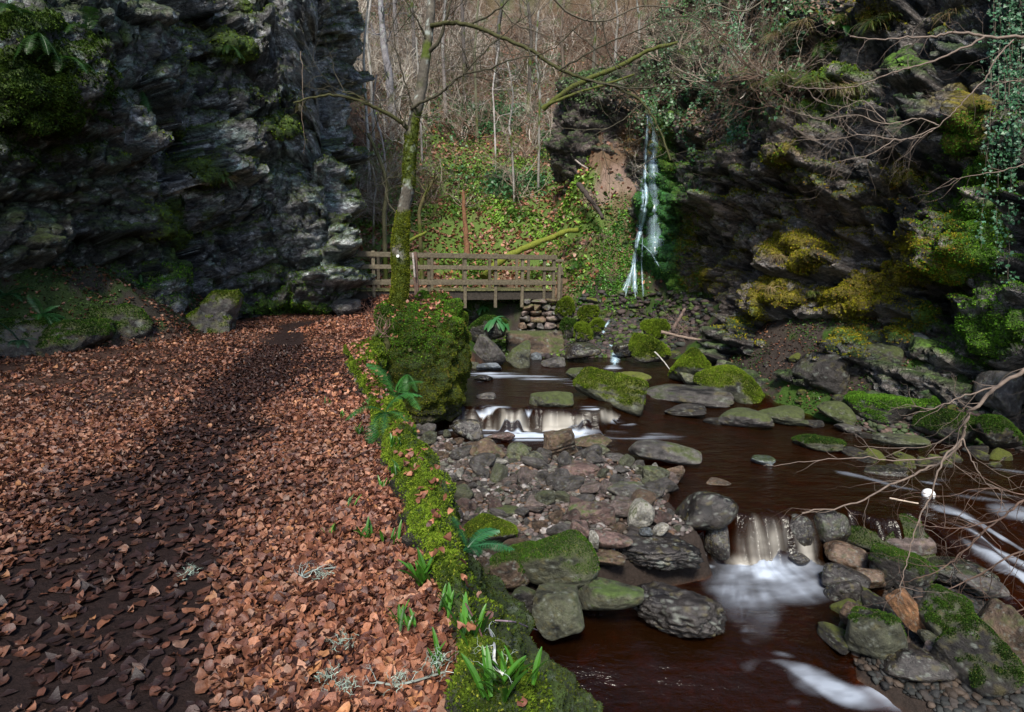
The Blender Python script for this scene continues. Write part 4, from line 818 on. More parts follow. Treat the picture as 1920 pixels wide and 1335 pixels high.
 (1612, 1146, 1718, 1250, L_ + .02, 'green', .6, 'g', 'mottled green and grey boulder at the near right shore', dict(soft=14, fz=2000)),
 (1586, 1136, 1640, 1190, L_ + .02, 'brown', .05, 'd', 'brown pointed rock left of the mottled boulder', dict(soft=18)),
 (1702, 1112, 1742, 1202, L_ + .06, 'orange', 0, 'd', 'leaning orange brown splinter of slate', dict(soft=26, tilt=42, dr=.5, layer=.05, npl=4, rough=.03)),
 (1748, 1124, 1856, 1236, L_ + .08, 'green', .8, 'g', 'tall mossy boulder behind the small oval stone', dict(soft=10, fz=3000)),
 (1732, 1186, 1776, 1216, L_ + .12, 'green', .3, 'd', 'small oval stone resting between the near right boulders', dict(soft=6, rough=.02)),
 (1740, 1208, 1772, 1232, L_ + .1, 'pink', 0, 'd', 'small pink stone under the small oval stone', {}),
 (1690, 1222, 1806, 1292, L_, 'dark', .1, 'd', 'black glistening slab at the near right water edge', dict(wet=True, soft=16)),
 (1770, 1200, 1905, 1308, L_ + .0, 'dark', .75, 'g', 'long mossy ridge of rock slanting down to the right corner', dict(tilt=26, dr=.45, fz=2500)),
 (1852, 1150, 1935, 1262, L_ + .06, 'brown', .5, 'g', 'large brown boulder cut by the right picture edge', dict(soft=12)),
 (1720, 1155, 1760, 1190, L_ + .1, 'dark', .3, 'd', 'dark rock behind the orange splinter', {}),
 (1820, 1080, 1900, 1130, L_ + .1, 'grey', .1, 'd', 'grey rock under the tangle of bare twigs', {}),
 (1618, 730, 1742, 800, B_ + .1, 'dark', 1.5, 'e', 'broad mossy mound at the foot of the right bank', dict(fz=9000, soft=6)),
 (1666, 692, 1736, 750, -1.0, 'dark', 1.5, 'e', 'round mossy mound above the broad mound', dict(fz=5000, soft=6)),
 (1722, 738, 1764, 775, -1.1, 'dark', 1.4, 'e', 'small mossy hummock right of the broad mound', dict(fz=2500, soft=6)),
 (1745, 760, 1850, 830, -1.3, 'dark', 1.3, 'g', 'dark mossy boulder on the right shore', dict(fz=5000)),
 (1852, 775, 1925, 850, -1.3, 'dark', 1.3, 'g', 'mossy boulder at the right edge below the ivy', dict(fz=4000)),
 (1640, 870, 1712, 902, -1.45, 'dark', .3, 'd', 'dark low rock in the water below the bare branch', dict(wet=True)),
 (1655, 812, 1745, 842, -1.38, 'green', .5, 'g', 'flat mossy stones ledge along the right water line', dict(dr=.5)),
 (1850, 690, 1925, 775, -.9, 'grey', .3, 'd', 'big grey boulder high on the right bank', dict(soft=14)),
 (1690, 620, 1760, 680, -.4, 'bluish', .5, 'e', 'bluish rock with leaves on the right bank', {}),
 (1620, 640, 1700, 700, -.6, 'dark', .7, 'g', 'dark rock at the cave mouth on the right bank', {}),
 (1500, 655, 1600, 740, -1.0, 'dark', .3, 'g', 'big dark rounded block at the cliff foot', dict(soft=12, layer=.05)),
 (1205, 598, 1258, 636, -.5, 'dark', 1.4, 'y', 'mossy hummock right of the small cascade', dict(fz=5000, soft=4, npl=7, rough=.12)),
 (1185, 625, 1262, 678, -.9, 'dark', 1.5, 'y', 'mossy boulder between cascade and bright boulder', dict(fz=6000, soft=5, rough=.1)),
 (1084, 572, 1124, 606, -.45, 'dark', 1.5, 'y', 'upper moss cushion left of the small cascade', dict(fz=3500, soft=5, rough=.12)),
 (1078, 604, 1112, 644, -.75, 'dark', 1.5, 'y', 'lower moss cushion left of the small cascade', dict(fz=3500, soft=5, rough=.12)),
 (1106, 598, 1134, 624, -.6, 'dark', 1.5, 'y', 'little moss cushion touching the small cascade', dict(fz=2500, soft=5, rough=.12)),
 (1060, 640, 1130, 676, -1.0, 'dark', .3, 'd', 'black wet rock step left of the small cascade', dict(wet=True)),
 (1150, 640, 1200, 672, -1.0, 'dark', .4, 'g', 'dark wet rocks right of the small cascade foot', dict(wet=True)),
 (-50, 575, 80, 672, 0, 'grey', .8, 'g', 'low mossy rock bulging from the left edge of the bank', dict(fz=4000, soft=9, rough=.14, sink=.3)),
 (55, 590, 178, 660, .05, 'dark', 1.0, 'g', 'rounded mossy rock second from the left edge of the bank', dict(fz=4000, soft=8, rough=.14, sink=.3)),
 (20, 520, 140, 600, .45, 'grey', .5, 'd', 'grey rock ledge behind the two mossy rocks at the left edge', dict(soft=12, rough=.12, sink=.4, layer=.06)),
 (130, 560, 250, 655, 0, 'dark', .9, 'g', 'dark moss streaked rock next to the bulging one on the left bank', dict(fz=3000, soft=7, rough=.09, sink=.3)),
 (150, 485, 305, 566, .60, 'dark', .5, 'd', 'pale blotched dark block sitting on top of the left bank', dict(soft=12, rough=.08, sink=.45)),
 (330, 530, 436, 630, 0, 'grey', 1.0, 'y', 'mossy bulge capped with copper leaves where the bank meets the crag', dict(fz=5000, soft=9, rough=.18, sink=.35)),
 (560, 568, 612, 590, .0, 'dark', 1.2, 'y', 'small mossy rock at the foot of the crag by the path', dict(fz=2500)),
 (612, 560, 672, 592, .0, 'grey', .2, 'g', 'pale fallen rock at the corner of the crag', dict(layer=.05)),
 (878, 590, 950, 640, -.6, 'dark', 1.2, 'g', 'mossy rock in the shade beneath the bridge', dict(fz=4000)),
]
for (a0, b0, a1, b1, z, base, ms_, mc_, lab, kw) in ROCKS: boulder(a0, b0, a1, b1, z, base, ms_, mc_, lab, **kw)
# ---- loose stones on the bar: each one an object, copied from a few worn shapes
protos = []
for k, (b_, l) in enumerate([('red', 'fist to head sized purplish stone loose on the gravel bar'), ('grey', 'plain grey stone loose on the gravel bar among its like'), ('pink', 'pinkish grey stone loose on the gravel bar among its like'), ('green', 'dull olive stone loose on the gravel bar among its like'), ('brown', 'brown angular stone loose on the gravel bar among its like'), ('pale', 'small pale stone loose on the gravel bar among its like')]):
    for j in range(3):
        P, Fc, nf, nh = unit_rock(4000 + k * 10 + j, 4, 12, (8, 14, 22)[j], .05, .04); n = vnormal(P, Fc); c, m = rock_col(P * 1.5, n, nf, nh, b_, .0 if k != 3 else .35, MC['g'], 50 + k)
        me = mk('stone', P, Fc, M['boulder'], attrs={'col': c, 'moss': m}); protos.append((me, k, l)); C.objects.unlink(me)
placed = []; cnt = 0; tries = 0
while cnt < 290 and tries < 9000:
    tries += 1; u = RG.uniform(760, 1310); v = RG.uniform(792, 1080); q = PZ(u, v, -1.34)
    bd = float(polysdf(np.array([q[0]]), np.array([q[1]]), BAR)[0])
    if bd < .03 or q[0] < foot(q[1]) + .05: continue
    s = RG.uniform(.14, .36) if RG.random() < .5 else RG.uniform(.055, .12)
    if any((q[0] - a) ** 2 + (q[1] - b) ** 2 < (.42 * (s + r)) ** 2 for a, b, r in placed): continue
    me, k, l = protos[int(RG.choice(len(protos), p=np.repeat([.14, .30, .14, .16, .12, .14], 3) / 3))]
    if k == 5: s *= .75
    o = me.copy(); C.objects.link(o); g_ = float(H(np.array([q[0]]), np.array([q[1]]))[0])
    hs = RG.uniform(.45, .85); o.location = (q[0], q[1], g_ + s * hs * .40); o.scale = (s * RG.uniform(.9, 1.5), s * RG.uniform(.7, 1), s * hs); o.rotation_euler = (RG.normal(0, .15), RG.normal(0, .2), RG.uniform(0, 6.28))
    tag(o, l, 'stone', ['purplish', 'grey', 'pinkish', 'olive', 'brown', 'pale'][k] + ' stones of the gravel bar'); placed.append((q[0], q[1], s)); cnt += 1
# ---- gravel
def gravel(n, poly_fn, smin, smax, pal, label, name='gravel'):
    xy = poly_fn(n); z = H(xy[:, 0], xy[:, 1]); var = []
    for j in range(5):
        P, Fc, _, _ = unit_rock(5000 + j, 2, 9, 10, .04); var.append((P, Fc))
    s = RG.uniform(smin, smax, len(xy)) ** 1.0; S = np.stack([s * RG.uniform(.8, 1.6, len(s)), s, s * RG.uniform(.4, .8, len(s))], 1)
    R = rotmats(RG.uniform(0, 6.28, len(s)), RG.normal(0, .2, len(s)), RG.normal(0, .2, len(s)))
    col = np.array(pal)[RG.integers(0, len(pal), len(s))] * RG.uniform(.45, 1.3, (len(s), 1))
    V, Fc, cc = scatter(var, np.column_stack([xy, z + s * .2]), R, S, col)
    return tag(mk(name, V, Fc, M['stone'], attrs={'col': cc}), label, 'gravel', kind='stuff')
def in_poly(poly, m=0):
    p = np.array(poly); lo, hi = p.min(0), p.max(0)
    def f(n):
        q = RG.uniform(lo, hi, (n * 3, 2)); d = polysdf(q[:, 0], q[:, 1], poly); q = q[d > m]; return q[:n]
    return f
pal_g = [(.10, .070, .062), (.09, .08, .075), (.12, .095, .088), (.24, .22, .21), (.07, .06, .05), (.13, .08, .05), (.10, .10, .08)]
gravel(6000, in_poly(BAR, .05), .025, .075, pal_g, 'loose pinkish and grey gravel of the stream bar')
gravel(2600, in_poly(BAR2, .0), .015, .075, [(.035, .028, .024), (.055, .04, .03), (.028, .03, .028), (.02, .02, .02)], 'dark wet gravel between the near right boulders')
gravel(1500, in_poly([(5.0, 7.9), (5.6, 9.2), (7.2, 8.6), (8.6, 7.6), (8.4, 6.8), (6.6, 7.5)], 0), .03, .12, [(.05, .045, .04), (.09, .06, .05), (.05, .07, .03)], 'stony rubble along the right shore')
gravel(2600, in_poly([(.6, 14.0), (3.3, 14.4), (5.2, 14.6), (5.3, 17.8), (1.2, 18.0)], 0), .05, .20, [(.04, .03, .03), (.07, .05, .045), (.03, .035, .03), (.06, .09, .02)], 'dark scree below the waterfall')
# ------------------------------------------------------------------ fallen beech leaves
def leaf_var(g, nl=5):
    t_ = np.linspace(0, 1, nl); w_ = .33 * np.sin(math.pi * t_ ** .85) ** .6 + .012; cu, fo_, tw = g.normal(.3, .45), g.uniform(-.15, .40), g.normal(0, .35)
    V = []
    for k, a in enumerate(t_):
        x_ = a - .5; zc = cu * (x_ * x_) * 1.6 + .06 * math.sin(9 * a + tw)
        for s_ in (-1, 0, 1):
            V.append([x_, s_ * w_[k] * math.cos(fo_), zc + abs(s_) * w_[k] * math.sin(fo_) + s_ * tw * .25 * x_ + .03 * g.normal()])
    return np.array(V), grid(nl, 3)
LV = [leaf_var(np.random.default_rng(k), 7) for k in range(14)]; LVs = [leaf_var(np.random.default_rng(k), 4) for k in range(8)]
LC = np.array([(.33, .135, .070), (.24, .090, .048), (.46, .225, .135), (.15, .055, .032), (.08, .032, .024), (.33, .18, .12), (.46, .21, .09), (.19, .085, .06)])
def leaf_cols(n, p=(.22, .25, .07, .19, .15, .05, .03, .04), g=RG): return LC[g.choice(8, n, p=p)] * g.uniform(.65, 1.15, (n, 1))
def litter(n, ylo, yhi, var, seed):
    g = np.random.default_rng(seed); y = np.sqrt(g.uniform(ylo ** 2, yhi ** 2, n)) if ylo < 6 else g.uniform(ylo, yhi, n); x = g.uniform(-1.02, .28, n) * y
    x = np.where(g.random(n) < .0, x, x); e = edge(y); b = bank(y); P = np.stack([x, y, 0 * x], 1); nz = fbm(P, 1.6, 4, 801)
    pm = pathmask(x, y); keep = (1 - .97 * pm) * sstep(.09, -.06, x - e) * sstep(-.55, .1, x - b + .35 * nz + .12)
    keep *= np.clip(.72 + .9 * nz + .4 * np.exp(-np.abs(x - e + .3) / .5), .12, 1)
    m = (g.random(n) < keep) & (x > -8.4); x, y, nz = x[m], y[m], nz[m]; k = len(x); z = H(x, y, True)
    th = np.clip(.6 + nz, 0, 1) * (1 - pathmask(x, y)); z = z + .008 + g.random(k) * .035 * th + .09 * sstep(.02, .12, x - edge(y))
    tl = .14 + .42 * th; R = rotmats(g.uniform(0, 6.28, k), g.normal(0, 1, k) * tl, g.normal(0, 1, k) * tl)
    s = .022 + .044 * g.random(k) ** 1.1 * (1 + .12 * (y > 6)); c = leaf_cols(k, g=g) * .80 * (1 - .45 * (1 - th))[:, None] * (.85 + .5 * np.exp(-np.abs(x - edge(y) + .3) / .5))[:, None]  # leaf colour brightened along the kerb in place of sunlight there
    return scatter(var, np.stack([x, y, z], 1), R, s, c)
for (n, a, b, var, sd, lab) in [(84000, 1.1, 5.2, LV, 1, 'curled copper beech leaves littering the near path'), (92000, 5.2, 15.5, LVs, 2, 'copper beech leaves carpeting the far path up to the crag')]:
    V, Fc, c = litter(n, a, b, var, sd); tag(mk('fallen_leaves', V, Fc, M['leaf'], attrs={'col': c}), lab, 'leaves', kind='stuff')
def drop_leaves(name, P, sc_rng, label, sd, cols=None, tilt=.5, var=LVs):
    g = np.random.default_rng(sd); k = len(P); R = rotmats(g.uniform(0, 6.28, k), g.normal(0, tilt, k), g.normal(0, tilt, k))
    V, Fc, c = scatter(var, P, R, g.uniform(*sc_rng, k), leaf_cols(k, g=g) if cols is None else cols); return tag(mk(name, V, Fc, M['leaf'], attrs={'col': c}), label, 'leaves', kind='stuff')
g = np.random.default_rng(15); n = 9000; y = np.sqrt(g.uniform(1.1 ** 2, 9 ** 2, n)); x = ip(y, PATHC[:, 1], PATHC[:, 0]) + g.normal(0, .42, n); P = np.stack([x, y, H(x, y) + .004], 1)
drop_leaves('fallen_leaves', P, (.04, .075), 'dark trodden leaves pressed into the muddy strip of the path', 16, cols=leaf_cols(n, (.05, .1, 0, .4, .4, .02, 0, .03), g) * .22, tilt=.10)
# leaves caught on bank, buttress top and wall
g = np.random.default_rng(5)
x = g.uniform(-9.2, -4.8, 14000); y = g.uniform(6.5, 13.5, 14000); m = (x < bank(y) + .1) & (x > bank(y) - 2.6) & (g.random(14000) < .6); P = np.stack([x[m], y[m], H(x[m], y[m]) + .015], 1)
drop_leaves('fallen_leaves', P, (.04, .07), 'dull leaves scattered over the earthy bank left of the path', 6, cols=leaf_cols(len(P), g=g) * .45)
k = np.nonzero((nb_[:, 2] > .45) | ((g.random(len(Pb)) < .03) & (nb_[:, 1] < 0)))[0]; k = g.choice(k, 650); drop_leaves('fallen_leaves', Pb[k] + [0, 0, .03], (.05, .08), 'leaves caught on top of the mossy buttress', 7)
x = g.uniform(-4.2, -1.2, 3500); y = g.uniform(10.5, 16.5, 3500); m = x < edge(y) + .9; drop_leaves('fallen_leaves', np.stack([x[m], y[m], H(x[m], y[m]) + .02], 1), (.06, .1), 'leaf covered mound at the near end of the footbridge', 8)
# leaves lying in a line down the mossy wall
Q = Pf_w = None
g = np.random.default_rng(9); y = np.sqrt(g.uniform(1.3 ** 2, 8.5 ** 2, 1500)); x = edge(y) + g.uniform(-.04, .16 + .02 * y, 1500) * (g.random(1500) ** .7); x, y = x[:420], y[:420]; drop_leaves('fallen_leaves', np.stack([x, y, .14 + .03 * g.random(420)], 1), (.03, .055), 'copper leaves caught in the moss of the kerb', 10, var=LV)
y = g.uniform(1.9, 4.2, 320); f_ = g.uniform(0, .55, 320); x = edge(y) + .12 + f_ * (foot(y) - edge(y)) + g.normal(0, .04, 320); keepz = np.abs(f_ - .25) < .22
# ------------------------------------------------------------------ hillside cover
def hill_pts(n, sd, ymax=44):
    g = np.random.default_rng(sd); y = g.uniform(17.8, ymax, n) ; x = g.uniform(-.42, .40, n) * y; m = (x > -9) & ((x < 2.7 + .12 * (y - 18)) | (y > 21) | (g.random(n) < .35)); x, y = x[m], y[m]; z = H(x, y); P = np.stack([x, y, z], 1); u, v = proj(P); return g, P, u, v
g, P, u, v = hill_pts(46000, 31); drop_leaves('fallen_leaves', P + [0, 0, .04], (.09, .20), 'brown leaf litter over the wooded hillside beyond the bridge', 32, cols=leaf_cols(len(P), (.2, .15, .2, .05, .05, .25, .05, .05), g) * .85, tilt=.6)
GRV = [(np.array([[-.5, -.22, 0], [.0, -.34, .12], [.5, 0, .0], [0, .34, .12], [-.5, .22, 0], [0, 0, .2]]), np.array([[0, 1, 5, 4], [1, 2, 3, 5]])), (np.array([[-.5, 0, 0], [0, -.25, .25], [.5, 0, .1], [0, .25, .25]]), np.array([[0, 1, 2, 3]]))]
GRV = [GRV[0], (np.concatenate([GRV[1][0], [[0, 0, .3], [0, 0, .3]]]), np.array([[0, 1, 2, 3], [0, 1, 2, 3]])[:1])]
def green_cover(P, w, sz, pal, label, sd, name='ground_cover', lift=.12):
    g = np.random.default_rng(sd); m = g.random(len(P)) < w; P = P[m]; k = len(P); n1 = fbm(P, 1.4, 3, sd)
    R = rotmats(g.uniform(0, 6.28, k), g.normal(-.2, .6, k), g.normal(0, .6, k)); t_ = np.clip(.5 + n1 + g.normal(0, .25, k), 0, 1)[:, None]
    c = np.array(pal[0]) * (1 - t_) + np.array(pal[1]) * t_; V, Fc, cc = scatter(GRV, P + np.stack([0 * n1, 0 * n1, g.random(k) * lift], 1), R, g.uniform(*sz, k), c)
    return tag(mk(name, V, Fc, M['green'], attrs={'col': cc}), label, 'ground cover', kind='stuff')
g, P, u, v = hill_pts(110000, 33, 36); N = fbm(P, .55, 4, 34)
w = np.clip(ell(u, v, [(820, 420, 200, 100), (1000, 400, 140, 120), (880, 500, 250, 40), (1040, 380, 60, 60)]) * 1.1 + .22, 0, 1) * sstep(-.28, .12, N); green_cover(P, w, (.09, .20), [(.05, .12, .015), (.20, .36, .04)], 'bright green wild garlic carpeting the slope behind the footbridge', 35)
w = ell(u, v, [(1000, 100, 200, 90), (950, 220, 130, 80), (1100, 60, 170, 70), (820, 40, 120, 50), (1150, 120, 120, 60), (870, 300, 140, 50), (950, 330, 90, 50)]) * sstep(-.15, .25, fbm(P, .5, 4, 36)) * .9; green_cover(P, w, (.11, .24), [(.02, .08, .025), (.09, .23, .08)], 'dark ivy trailing over the upper hillside', 37, 'ivy', .5)
g = np.random.default_rng(41); n = 16000; x = g.uniform(-1.5, 6.2, n); y = g.uniform(13.2, 18.6, n); d = polysdf(x, y, RIV); m = d < -.05; x, y = x[m], y[m]; P = np.stack([x, y, H(x, y)], 1)
green_cover(P, sstep(-.1, .3, fbm(P, 1.3, 4, 42)) * .8, (.05, .12), [(.035, .08, .01), (.12, .20, .015)], 'moss and small plants over the scree below the waterfall', 43)
n = 22000; x = g.uniform(4.6, 8.2, n); y = g.uniform(7.3, 13.5, n); d = polysdf(x, y, RIV); m = d < -.12; P = np.stack([x[m], y[m], H(x[m], y[m])], 1)
green_cover(P, sstep(-.15, .2, fbm(P, 1.5, 4, 44)) * .85, (.025, .055), [(.015, .05, .01), (.06, .15, .02)], 'low green plants and moss on the right bank', 45, lift=.05)
drop_leaves('fallen_leaves', P[::5] + [0, 0, .03], (.035, .06), 'small dull leaves strewn over the right bank', 46, cols=leaf_cols(len(P[::5]), g=g) * .5)
n = 30000; n = 46000; x = g.uniform(-10, -4.8, n); y = g.uniform(6, 13.8, n); P = np.stack([x, y, H(x, y)], 1); u, v = proj(P); bb = bank(y) - x
green_cover(P, sstep(0, .2, bb) * sstep(3.4, 2.6, bb) * sstep(.15, .5, .75 * sstep(330, 180, u) - .6 * ell(u, v, [(290, 600, 80, 60)]) +  ell(u, v, [(390, 590, 60, 60), (80, 620, 170, 60), (230, 650, 90, 25), (560, 575, 110, 22)]) + .5 * fbm(P, 1.4, 4, 47)), (.015, .04), [(.02, .045, .008), (.06, .13, .015)], 'moss over the bank at the foot of the left cliff', 48, 'moss', .03)
g = np.random.default_rng(141); n = 26000; x = g.uniform(1.6, 4.6, n); y = g.uniform(17.6, 20.5, n); P = np.stack([x, y, H(x, y)], 1); u, v = proj(P)
green_cover(P, ell(u, v, [(1165, 480, 50, 100, 8), (1130, 540, 60, 30)]) * 1.2, (.04, .10), [(.03, .12, .02), (.12, .30, .04)], 'wet bright green moss left of the waterfall', 142, 'moss', .05)
def cliff_cover(PX, Fq, nX, boxes, n, sz, pal, label, sd, name='ivy', lift=.12):
    g = np.random.default_rng(sd); u, v = proj(PX); w = ell(u, v, boxes) * sstep(-.25, .15, fbm(PX, .8, 3, sd)) * (nX[:, 2] > -.35); k = g.choice(len(PX), n, p=w / w.sum()); P = PX[k] + nX[k] * g.random((n, 1)) * lift + g.normal(0, .03, (n, 3))
    R = align(nX[k] + g.normal(0, .5, (n, 3)) + [0, -.2, .4], g.uniform(0, 6.28, n)); t_ = np.clip(.5 + fbm(P, 1.5, 3, sd) + g.normal(0, .28, n), 0, 1)[:, None]; c = np.array(pal[0]) * (1 - t_) + np.array(pal[1]) * t_
    V, Fc, cc = scatter(GRV, P, R, g.uniform(*sz, n), c); return tag(mk(name, V, Fc, M['green'], attrs={'col': cc}), label, 'ground cover', kind='stuff')
cliff_cover(PR, fR, nR, [(1300, 90, 190, 140), (1220, 120, 80, 110), (1420, 40, 140, 60)], 22000, (.05, .13), [(.02, .06, .02), (.09, .20, .06)], 'ivy and creepers smothering the top of the right cliff above the waterfall', 151)
cliff_cover(PR, fR, nR, [(1290, 110, 180, 140), (1450, 60, 160, 60)], 12000, (.05, .14), [(.08, .05, .03), (.22, .14, .09)], 'dead brown stems and leaves over the top of the right cliff', 152, 'dead_growth', .2)
cliff_cover(PO, fO, nO, [(1130, 180, 110, 40)], 4000, (.06, .14), [(.03, .07, .02), (.10, .18, .05)], 'greenery draped over the top of the grey outcrop', 153)
# ------------------------------------------------------------------ ferns, wild garlic, grass tufts
def frond(mb, p0, d0, ln, droop, w=.12, n=30, col=(.03, .11, .015), hart=False):
    """one fern frond: an arched stalk with paired leaflets"""
    d = np.asarray(d0, float); d /= np.linalg.norm(d); P = [np.asarray(p0, float)]; st_ = ln / n
    for k in range(n): d = d + np.array([0, 0, -droop / n]); d /= np.linalg.norm(d); P.append(P[-1] + d * st_)
    P = np.array(P); T = np.gradient(P, axis=0); T /= np.linalg.norm(T, axis=1, keepdims=True); S = np.cross(T, [0, 0, 1.0]); S /= np.linalg.norm(S, axis=1, keepdims=True) + 1e-9; N_ = np.cross(S, T)
    mb.tube(P, np.linspace(.004, .0015, n + 1), 3, np.array(col) * .6, cap=False)
    if hart:
        wv = .16 * ln * np.sin(np.linspace(.12, 1, n + 1) * math.pi) ** .6; V = np.stack([P - S * wv[:, None], P + N_ * .01, P + S * wv[:, None]], 1); mb.add(V.reshape(-1, 3), grid(n + 1, 3), a=col); return
    for k in range(2, n + 1):
        a = k / n; L = w * ln / .5 * (math.sin(math.pi * min(1, a * .93 + .04)) ** .65) * (1 if a < .95 else .6); b = st_ * .27
        for s_ in (-1, 1):
            o = P[k]; t1 = S[k] * s_ * L + T[k] * L * .28 - N_[k] * L * .18 * rnd.uniform(.3, 1.6); c = np.array(col) * rnd.uniform(.7, 1.3)
            mb.add([o - T[k] * b, o + T[k] * b, o + t1 * .6 + T[k] * b * .8 + N_[k] * .006, o + t1, o + t1 * .6 - T[k] * b * .8], F3=[[0, 1, 2], [0, 2, 4], [4, 2, 3]], a=c)
def fern(p, nrm, nf, ln, label, col=(.035, .13, .018), droop=1.5, spread=1.0, hart=False, name='fern'):
    mb = MB(); nrm = np.asarray(nrm, float)
    for k in range(nf):
        a = 6.28 * k / nf + rnd.uniform(-.3, .3); d = nrm * .9 + np.array([math.cos(a), math.sin(a), .35]) * spread; frond(mb, [0, 0, 0], d, ln * rnd.uniform(.7, 1.1), droop * rnd.uniform(.7, 1.3), col=np.array(col) * rnd.uniform(.8, 1.2), hart=hart)
    return tag(mb.build(name, M['green'], loc=None), label, 'fern') if p is None else _at(mb, p, name, label, 'fern')
def _at(mb, p, name, label, cat, mat='green'):
    o = mb.build(name, M[mat]); o.location = p; return tag(o, label, cat)
hit = caster()
def on(u, v, off=.02):
    h = hit(u, v); return h[0] + h[1] * off, h[1]
FERNS = [(262, 165, 1, .80, 'long single fern frond hanging down the left cliff', (.04, .15, .018), 3.2), (335, 265, 3, .45, 'small fern under the long hanging frond on the left cliff', (.03, .10, .02), 1.6), (75, 60, 6, .5, 'fern drooping above the moss cushion at the upper left', (.03, .09, .015), 1.6), (170, 60, 5, .5, 'fern on the ledge right of the upper left fern', (.03, .085, .015), 1.8), (20, 20, 5, .5, 'dark fern in the top left corner', (.02, .06, .012), 1.6), (120, 110, 4, .45, 'fern overhanging the moss cushion', (.03, .09, .015), 2.0),
    (75, 590, 7, .42, 'spreading fern low on the left bank', (.03, .11, .03), 1.3), (10, 555, 5, .4, 'fern at the left edge of the bank', (.02, .09, .03), 1.4), (35, 640, 5, .3, 'small bluish fern at the left foot of the bank', (.02, .09, .04), 1.3), (268, 535, 5, .28, 'small fern growing on a rock lip of the left bank', (.035, .13, .02), 1.4), (415, 330, 4, .35, 'fern among brown litter on the mid cliff ledge', (.04, .09, .02), 1.8), (430, 85, 5, .4, 'fern on the round mossy ledge high on the left cliff', (.03, .08, .015), 1.8),
    (560, 190, 4, .4, 'rusty fern hanging under the mossy twig', (.07, .06, .02), 2.4), (740, 742, 6, .42, 'fern hanging over the stream side of the path edge', (.04, .15, .03), 2.0), (722, 775, 5, .36, 'lower fern on the stream side of the path edge', (.035, .14, .03), 2.0), (765, 700, 5, .35, 'fern between the buttress and the mossy kerb', (.04, .15, .03), 2.0), (930, 595, 8, .5, 'glossy strap leaved fern under the footbridge', (.045, .17, .05), 1.6), (905, 575, 6, .45, 'strap leaved fern left of the stone abutment', (.04, .13, .03), 1.7), (1080, 490, 7, .6, 'fern at the right end of the footbridge', (.05, .15, .02), 1.4),
    (870, 1035, 4, .22, 'small bluish fern growing from the wall foot by the gravel bar', (.03, .14, .05), 1.2), (1540, 75, 5, .4, 'fern hanging from the right cliff turf', (.06, .16, .02), 2.2), (1580, 55, 3, .4, 'hart leaved fern beside the upper right turf', (.05, .17, .03), 2.4), (860, 410, 6, .5, 'fern on the garlic covered slope left of the snag', (.06, .16, .02), 1.3), (975, 400, 6, .6, 'fern on the slope above the snag', (.06, .16, .02), 1.3), (1045, 360, 7, .6, 'bright fern clump under the rock outcrop', (.07, .18, .02), 1.3), (1240, 570, 5, .3, 'small fern at the waterfall foot', (.04, .15, .02), 1.4)]
for k, (a, b, nf, ln, lab, c, dr_) in enumerate(FERNS):
    p, n = on(a, b); fern(p, n if nf > 1 else n * .6 + [.5, 0, .1], nf, ln, lab, c, dr_, .9 if nf > 1 else .0, hart='strap' in lab or 'hart' in lab)
def garlic(p, n, ln, label):
    mb = MB()
    for k in range(int(n * 1.5)):
        a = rnd.uniform(0, 6.28); up = rnd.uniform(1.6, 4.0); d = np.array([math.cos(a), math.sin(a), up]); d /= np.linalg.norm(d); L = ln * rnd.uniform(.3, .78); m_ = 8; q = [np.array([rnd.gauss(0, .018), rnd.gauss(0, .018), 0])]; W = L * rnd.uniform(.05, .085)
        for j in range(m_): d = d + np.array([0, 0, -rnd.uniform(.02, .16)]); d /= np.linalg.norm(d); q.append(q[-1] + d * L / m_)
        q = np.array(q); T = np.gradient(q, axis=0); S = np.cross(T, [0, 0, 1.0]); S /= np.linalg.norm(S, axis=1, keepdims=True) + 1e-9; N_ = np.cross(S, T); N_ /= np.linalg.norm(N_, axis=1, keepdims=True)
        w_ = W * np.sin(np.linspace(.10, 1, m_ + 1) * math.pi) ** .75 + .0015; c = np.array([.045, .145, .012]) * rnd.uniform(.4, 1.4)
        mb.add(np.stack([q - S * w_[:, None] + N_ * w_[:, None] * .35, q, q + S * w_[:, None] + N_ * w_[:, None] * .35], 1).reshape(-1, 3), grid(m_ + 1, 3), a=c)
    return _at(mb, p, 'wild_garlic', label, 'plant')
for (u_, v_, n, ln, lab) in [(792, 1085, 15, .19, 'largest wild garlic tuft, bright leaves on the mossy kerb'), (690, 1000, 8, .13, 'wild garlic tuft among copper leaves level with the black mossy rock'), (622, 990, 4, .10, 'small wild garlic shoot standing alone in the leaves'), (760, 1165, 9, .13, 'wild garlic tuft half buried in leaves below the largest tuft'), (878, 1185, 10, .17, 'dark wild garlic tuft on the shaded side of the kerb'), (930, 1290, 12, .17, 'wild garlic tuft at the bottom edge beside bright moss'), (965, 1270, 8, .15, 'wild garlic hanging over the wall at the bottom edge'), (735, 1010, 5, .12, 'wild garlic shoots between two tufts on the kerb'), (672, 805, 7, .14, 'wild garlic tuft at the bend of the kerb'), (640, 775, 5, .13, 'wild garlic tuft on the path side of the far kerb'), (742, 880, 7, .13, 'wild garlic on the kerb beside pale leaves'), (705, 815, 6, .14, 'wild garlic behind the kerb bend'), (740, 830, 7, .14, 'wild garlic hanging over the kerb above the gravel bar'), (820, 1240, 4, .15, 'single arching garlic leaf over lichen and copper leaves'), (618, 750, 5, .12, 'far wild garlic sprouting from the leaves'), (660, 940, 3, .10, 'tiny garlic shoot at the inner side of the kerb'), (715, 905, 5, .12, 'garlic shoots in the leaves beside the kerb'), (838, 1140, 9, .15, 'wild garlic tuft on the kerb below the largest one')]:
    p, n_ = on(u_, v_ + 8, 0); garlic(p, n, ln, lab)
